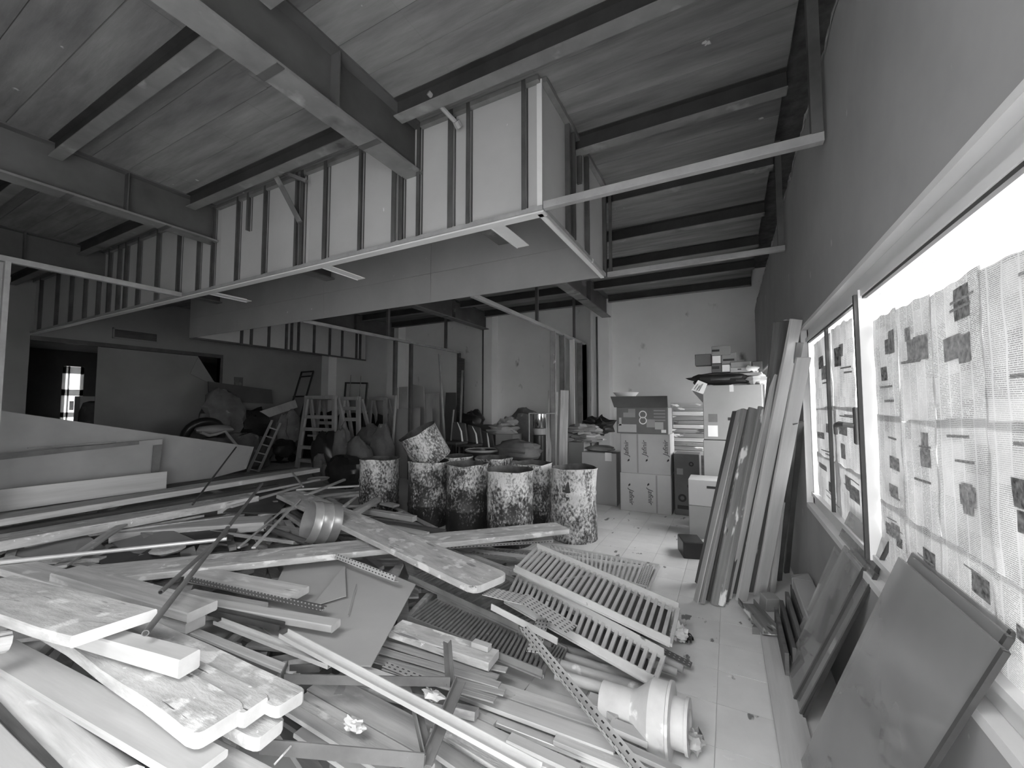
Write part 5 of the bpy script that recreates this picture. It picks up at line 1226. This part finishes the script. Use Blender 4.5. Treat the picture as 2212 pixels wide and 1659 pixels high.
# ---- cable trays (each rung its own piece)
def tray(label, c, zA, zB, n, m_, lip=.035, rw=.34, name='cable_tray', zn=None):
    zn = zn if zn is not None else 0.0
    fa, na, nb_, fb_ = AZ(*c[0], zA), AZ(*c[1], zA + zn), AZ(*c[2], zB + zn), AZ(*c[3], zB)
    r_ = thing(name, label, 'cable tray', (fa + na + nb_ + fb_) / 4, 'slotted cable trays')
    x = ((fb_ - fa) + (nb_ - na)).normalized()
    for (a, b) in ((fa, fb_), (na, nb_)):
        extr('side_rail', a, b, [(-.016, -.006), (.016, -.006), (.016, .002), (.004, .002), (.004, lip), (-.004, lip), (-.004, .002), (-.016, .002)], M[m_], parent=r_)
    me = None
    for k in range(n + 1):
        f = k / n; a = fa.lerp(fb_, f); b = na.lerp(nb_, f)
        if me is None:
            w = (fb_ - fa).length / n * rw; L = (a - b).length; h = .02
            g = MB().box(-.5, .5, -w / 2, w / 2, -h, 0); me = g.mesh('rung'); me.materials.append(M[m_])
        o = bpy.data.objects.new('rung', me); COL.objects.link(o); o.parent = r_
        d = (b - a); X = d.normalized(); Y = (x - X * x.dot(X)).normalized(); Z = X.cross(Y)
        Mx = Matrix((X * d.length, Y, Z)).transposed().to_4x4(); Mx.translation = (a + b) / 2 - WL[r_.name] + V((0, 0, .012)); o.matrix_basis = Mx
    for f in (0, 1):
        pass
    return r_
tray('brightest cable tray on top of the trays, reaching farthest right', [(1160, 1184), (1112, 1232), (1448, 1394), (1466, 1316)], .33, .22, 25, 'tray', .045, .42)
tray('pale cable tray just below the topmost one', [(1119, 1246), (1092, 1300), (1412, 1480), (1434, 1420)], .24, .17, 24, 'tray', .05, .42)
tray('dark cable tray half under the round-ended plank', [(985, 1200), (884, 1252), (1120, 1362), (1215, 1312)], .22, .18, 30, 'tray_dark', .04, .55)
tray('dark cable tray lowest and nearest, its rungs closely spaced', [(945, 1296), (880, 1342), (1172, 1462), (1190, 1402)], .15, .12, 32, 'tray_dark', .04, .55)
tray('small pale tray lying behind the brightest one on the floor', [(1190, 1180), (1205, 1214), (1400, 1274), (1424, 1224)], .08, .05, 22, 'tray', .025, .4)
tray('narrow tray tucked beside the drum end of the long plank', [(1040, 1186), (1010, 1200), (1195, 1215), (1200, 1196)], .14, .08, 16, 'tray_dark', .02, .5)
tray('short tray piece showing below the slotted angle', [(1180, 1382), (1150, 1415), (1205, 1440), (1225, 1405)], .12, .10, 8, 'tray_dark', .02, .5)
for (c, z, lb) in (([(1180, 1196), (1128, 1236), (1440, 1392), (1452, 1322)], .10, 'dark plate added for shade under the brightest cable tray'),
                   ([(1130, 1258), (1104, 1308), (1396, 1470), (1420, 1424)], .07, 'dark plate added for shade under the second pale cable tray'),
                   ([(980, 1212), (905, 1252), (1120, 1352), (1195, 1308)], .07, 'dark plate added for shade under the upper dark tray'),
                   ([(945, 1306), (900, 1340), (1160, 1448), (1178, 1402)], .05, 'dark plate added for shade under the lowest dark tray')):
    tag(MB().prism([AZ(x, y, z) for (x, y) in c], (0, 0, -.004)).build('gap_shade_plate', M['steel_dark']), lb, 'plate', 'added shade plates under the trays')  # plates added to put shade into the tray gaps
stick('slotted_strip', 'slotted strip angle lying under the end of the long crossing plank', (965, 1186, .26), (1195, 1172, .14), 0, 0, 'perf', 'strip', 'slotted strips', angle_prof(.05, .03, .003))
stick('slotted_strip', 'slotted strip on the floor along the small pale tray', (1190, 1190, .10), (1424, 1222, .04), 0, 0, 'perf', 'strip', 'slotted strips', rect(.07, .006, .001))
stick('slotted_strip', 'short slotted cross strip at the end of the small pale tray', (1402, 1222, .07), (1380, 1282, .07), 0, 0, 'perf', 'strip', 'slotted strips', rect(.09, .005, .001))
stick('slotted_strip', 'dark slotted strip poking out between the two pale trays', (1290, 1330, .18), (1494, 1436, .05), 0, 0, 'perf_dark', 'strip', 'slotted strips', rect(.06, .006, .001))
stick('slotted_angle', 'long slotted angle running past the white pipe fitting', (1124, 1362, .34), (1400, 1712, .22), 0, 0, 'perf', 'angle iron', 'slotted strips', angle_prof(.05, .035, .003), roll=.35)
r_ = thing('bent_bracket', 'bent pale slotted bracket resting on the trays', 'bracket', AZ(1140, 1310, .34))
extr('plate', AZ(1052, 1276, .37), AZ(1136, 1296, .37), rect(.13, .006, .001), M['perf'], parent=r_)
extr('plate', AZ(1128, 1288, .37), AZ(1236, 1358, .31), rect(.11, .006, .001), M['perf'], parent=r_)
extr('flange', AZ(1062, 1304, .37), AZ(1205, 1378, .31), rect(.008, .04, .001), M['tray'], parent=r_)
stick('slotted_strip', 'short upright slotted plate between the bracket and the slotted angle', (1172, 1338, .26), (1152, 1408, .24), 0, 0, 'perf', 'strip', 'slotted strips', rect(.08, .005, .001))

# ---- boards, laths and strips on the floor in front of the trays
board4('edge_board', 'dusty board with a small block on its end beside the lowest tray', [(866, 1336), (846, 1362), (1058, 1434), (1076, 1402)], .24, .20, .05, 'wood_dusty', seg=6, jit=.005)
tag(MB().bar(AZ(1022, 1388, .225), AZ(1058, 1400, .222), .05, .03).build('wood_block', M['wood_pale'], bevel=.003), 'small wood block lying on the dusty board', 'block')
LT = [((800, 1372), (1060, 1448)), ((815, 1384), (1075, 1462)), ((808, 1400), (1080, 1478)), ((822, 1412), (1060, 1486)), ((812, 1424), (1090, 1496)), ((830, 1440), (1070, 1510)), ((840, 1392), (1095, 1446))]
ord_ = ('first second third fourth fifth sixth seventh'.split())
for i, (a0, a1) in enumerate(LT):
    stick('metal_lath', '%s grooved metal lath strip counted from the dusty board' % ord_[i], (*a0, .16 + .012 * (i % 3)), (*a1, .13 + .01 * (i % 3)), .055, .008, 'lath', 'lath', 'grooved laths in front of the dusty board', jit=.006)
stick('slotted_strip', 'short perforated grey strip lying on the laths', (832, 1434, .20), (925, 1470, .19), 0, 0, 'perf', 'strip', 'slotted strips', rect(.05, .004, .001))
stick('white_stick', 'white round-ended stick by the corner of the grey card sheet', (780, 1440, .24), (860, 1468, .22), .05, .03, 'wood_pale', 'stick', 'loose sticks near the drums')
ST = [  # flat strips: start, end, width, material, label
    ((650, 1478), (905, 1620), .085, 'steel', 'dark steel channel running beside the angle frame'),
    ((690, 1470), (930, 1600), .16, 'wood', 'wide stained plank between the channel and the aluminium profile'),
    ((655, 1500), (930, 1660), .06, 'wood', 'grey strip right below the steel channel'),
    ((640, 1515), (900, 1672), .06, 'wood_dusty', 'dusty strip second below the steel channel'),
    ((628, 1528), (860, 1672), .06, 'wood', 'dull strip third below the steel channel'),
    ((610, 1545), (800, 1672), .05, 'wood_dark', 'dark strip fourth below the steel channel'),
    ((650, 1572), (800, 1672), .08, 'wood_pale', 'pale square-ended strip near the bottom bar of the frame'),
    ((960, 1470), (1290, 1590), .09, 'wood_dusty', 'dusty strip right of the angle frame post'),
    ((1000, 1462), (1330, 1568), .10, 'wood', 'mottled flat plank below the lowest tray'),
    ((1000, 1490), (1330, 1610), .10, 'wood_pale', 'broad smooth plank in the middle of the floor strips'),
    ((1010, 1512), (1340, 1640), .10, 'wood_dusty', 'broad dusty plank below the smooth one'),
    ((1050, 1545), (1400, 1680), .05, 'alu', 'thin bright strip along the broad dusty plank'),
    ((960, 1510), (1070, 1560), .04, 'wood_pale', 'short white strip right of the frame leg'),
    ((975, 1540), (1230, 1665), .08, 'wood', 'grey strip running under the aluminium profile end'),
    ((1100, 1590), (1250, 1660), .06, 'wood_pale', 'pale rectangular lath beside the slotted angle'),
    ((940, 1560), (1130, 1672), .09, 'wood_dusty', 'dusty strip between the aluminium profile and the frame foot'),
    ((930, 1600), (1060, 1690), .08, 'wood_splash', 'strip with dark drip marks beside the frame foot'),
    ((1270, 1505), (1420, 1560), .10, 'wood_pale', 'short smooth board beside the white pipe'),
    ((1200, 1590), (1450, 1690), .07, 'wood', 'grey strip in front of the white fitting'),
    ((1330, 1600), (1470, 1665), .05, 'pipe', 'dusty round strip below the white fitting')]
for i, (a0, a1, w, m_, lb) in enumerate(ST):
    z = .05 + .012 * (i % 5) + (.09 if a0[0] < 960 else 0)
    z2 = .045 + .012 * (i % 5) + (.06 if a1[0] < 960 else 0)
    o = extr('floor_strip', AZ(*a0, z), AZ(*a1, z2), rect(w * .95, .022, .003), M[m_], seg=6, jit=.003); tag(o, lb, 'strip', 'strips lying in the foreground')
tag(MB().bar(AZ(1318, 1565, .10), AZ(1402, 1600, .09), .07, .03).build('wood_block', M['wood_pale'], bevel=.002), 'pale flat block in front of the white pipe', 'block')
tag(MB().bar(AZ(1322, 1535, .11), AZ(1340, 1548, .11), .09, .03).build('wood_block', M['card_pale'], bevel=.002), 'tiny grey block touching the short smooth board', 'block')
PP = [((1110, 1372), (1180, 1398)), ((1200, 1396), (1370, 1450)), ((1196, 1412), (1400, 1476)), ((1192, 1432), (1420, 1500)), ((1200, 1456), (1320, 1492)), ((1395, 1412), (1476, 1446)), ((1400, 1430), (1462, 1452))]
pl_ = ('stub of conduit under the bent bracket', 'upper dusty conduit behind the pale tray', 'second dusty conduit behind the pale tray', 'thickest dusty conduit, running to the white fitting', 'speckled conduit end beside the white pipe', 'conduit end sticking out right of the pale tray', 'lower conduit end right of the pale tray')
for i, (a0, a1) in enumerate(PP):
    r0 = (.022, .028, .03, .034, .03, .024, .022)[i]
    tag(MB().tube([AZ(*a0, .05 + .01 * i), AZ(*a1, .04 + .008 * i)], r0, 12).build('conduit', M['pipe'], smooth=True), pl_[i], 'pipe', 'dusty conduits')
# white pipe fitting: socket pipe, big cone and flanged tail
f0, f1 = AZ(1300, 1508, .12), AZ(1490, 1570, .13)
ad_ = (f1 - f0).normalized(); Mf = ad_.to_track_quat('Z', 'Y').to_matrix().to_4x4(); Mf.translation = f0
Lf = (f1 - f0).length
r_ = thing('pipe_fitting', 'white plaster-splashed reducer fitting with a stub of pipe', 'pipe fitting', f0)
MB().lathe([(.075, 0), (.082, .004), (.082, Lf * .40), (.075, Lf * .40), (.070, .0), (.075, 0)], 28, Mf).build('pipe_stub', M['pvc'], r_, smooth=True)
MB().lathe([(.084, Lf * .38), (.09, Lf * .42), (.14, Lf * .56), (.155, Lf * .60), (.155, Lf * .78), (.165, Lf * .79), (.165, Lf * .82), (.10, Lf * .83)], 30, Mf).build('cone', M['pvc'], r_, smooth=True)
MB().lathe([(.105, Lf * .82), (.105, Lf * .96), (.115, Lf * .965), (.115, Lf * 1.0), (.07, Lf * 1.0), (.065, Lf * .85), (.001, Lf * .85)], 26, Mf).build('tail', M['pvc'], r_, smooth=True)
Mk = Mf.copy(); 
MB().bar(Mf @ V((0, -.16, Lf * .5)), Mf @ V((0, -.15, Lf * .62)), .03, .02).build('lug', M['pvc'], r_)
for i, (px, py, z, rr, lb) in enumerate(((1500, 1600, .05, .05, 'crumpled clear plastic wrap behind the white fitting'), (1468, 1366, .07, .06, 'white crumpled lump at the end of the brightest tray'), (1488, 1378, .04, .03, 'small dark lump beside the white crumpled one'))):
    tag(MB().blob(AZ(px, py, z), (rr, rr, rr * .8), 70 + i, .7, 14, 10, 3).build('plastic_wrap', M[('tape', 'white', 'black')[i]], smooth=True), lb, 'wrap')
for i, (px, py, lb) in enumerate(((764, 1566, 'crumpled white paper scrap on the strips by the frame'), (934, 1500, 'crumpled white paper ball behind the frame leg'))):
    tag(MB().blob(AZ(px, py, .22), (.06, .025, .02), 80 + i, .7, 14, 9, 3).build('paper_scrap', M['white'], smooth=True), lb, 'paper')
for (px, py, lb) in ((1640, 1400, 'dark smear of dirt on the tiles right of the trays'),):
    pass

# ---- what nobody could count: broken laths and offcuts filling the heap underneath
rf = random.Random(5); hb = MB()
for i in range(330):
    x = rf.uniform(-7.3, -.9); y = rf.uniform(.5, 4.7)
    if y > 4.6 + .55 * (x + 3.5) * -.2 or (x > -2.2 and y > 3.4) or (x > -1.4 and y > 2.7): continue
    hm = max(.05, min(.36, .03 + .085 * (-x - .8)))
    if x > -3.4 and y > 3.9: continue
    z = rf.uniform(.02, hm); a = rf.gauss(-.35, .5) if x > -4 else rf.gauss(-.2, .8); L = rf.uniform(.5, 1.7)
    d = V((math.cos(a), math.sin(a), rf.uniform(-.04, .04))) * L / 2; c = V((x, y, z))
    if (c + d).x > -.75 or (c - d).x > -.75 or max((c + d).y, (c - d).y) > 4.75: continue
    hb.bar(c - d, c + d, rf.uniform(.04, .12), rf.uniform(.015, .04), V((rf.uniform(-.3, .3), rf.uniform(-.3, .3), 1)))
tag(hb.build('broken_laths', M['wood']), 'tangle of broken laths and offcuts under the boards', 'debris', kind='stuff')
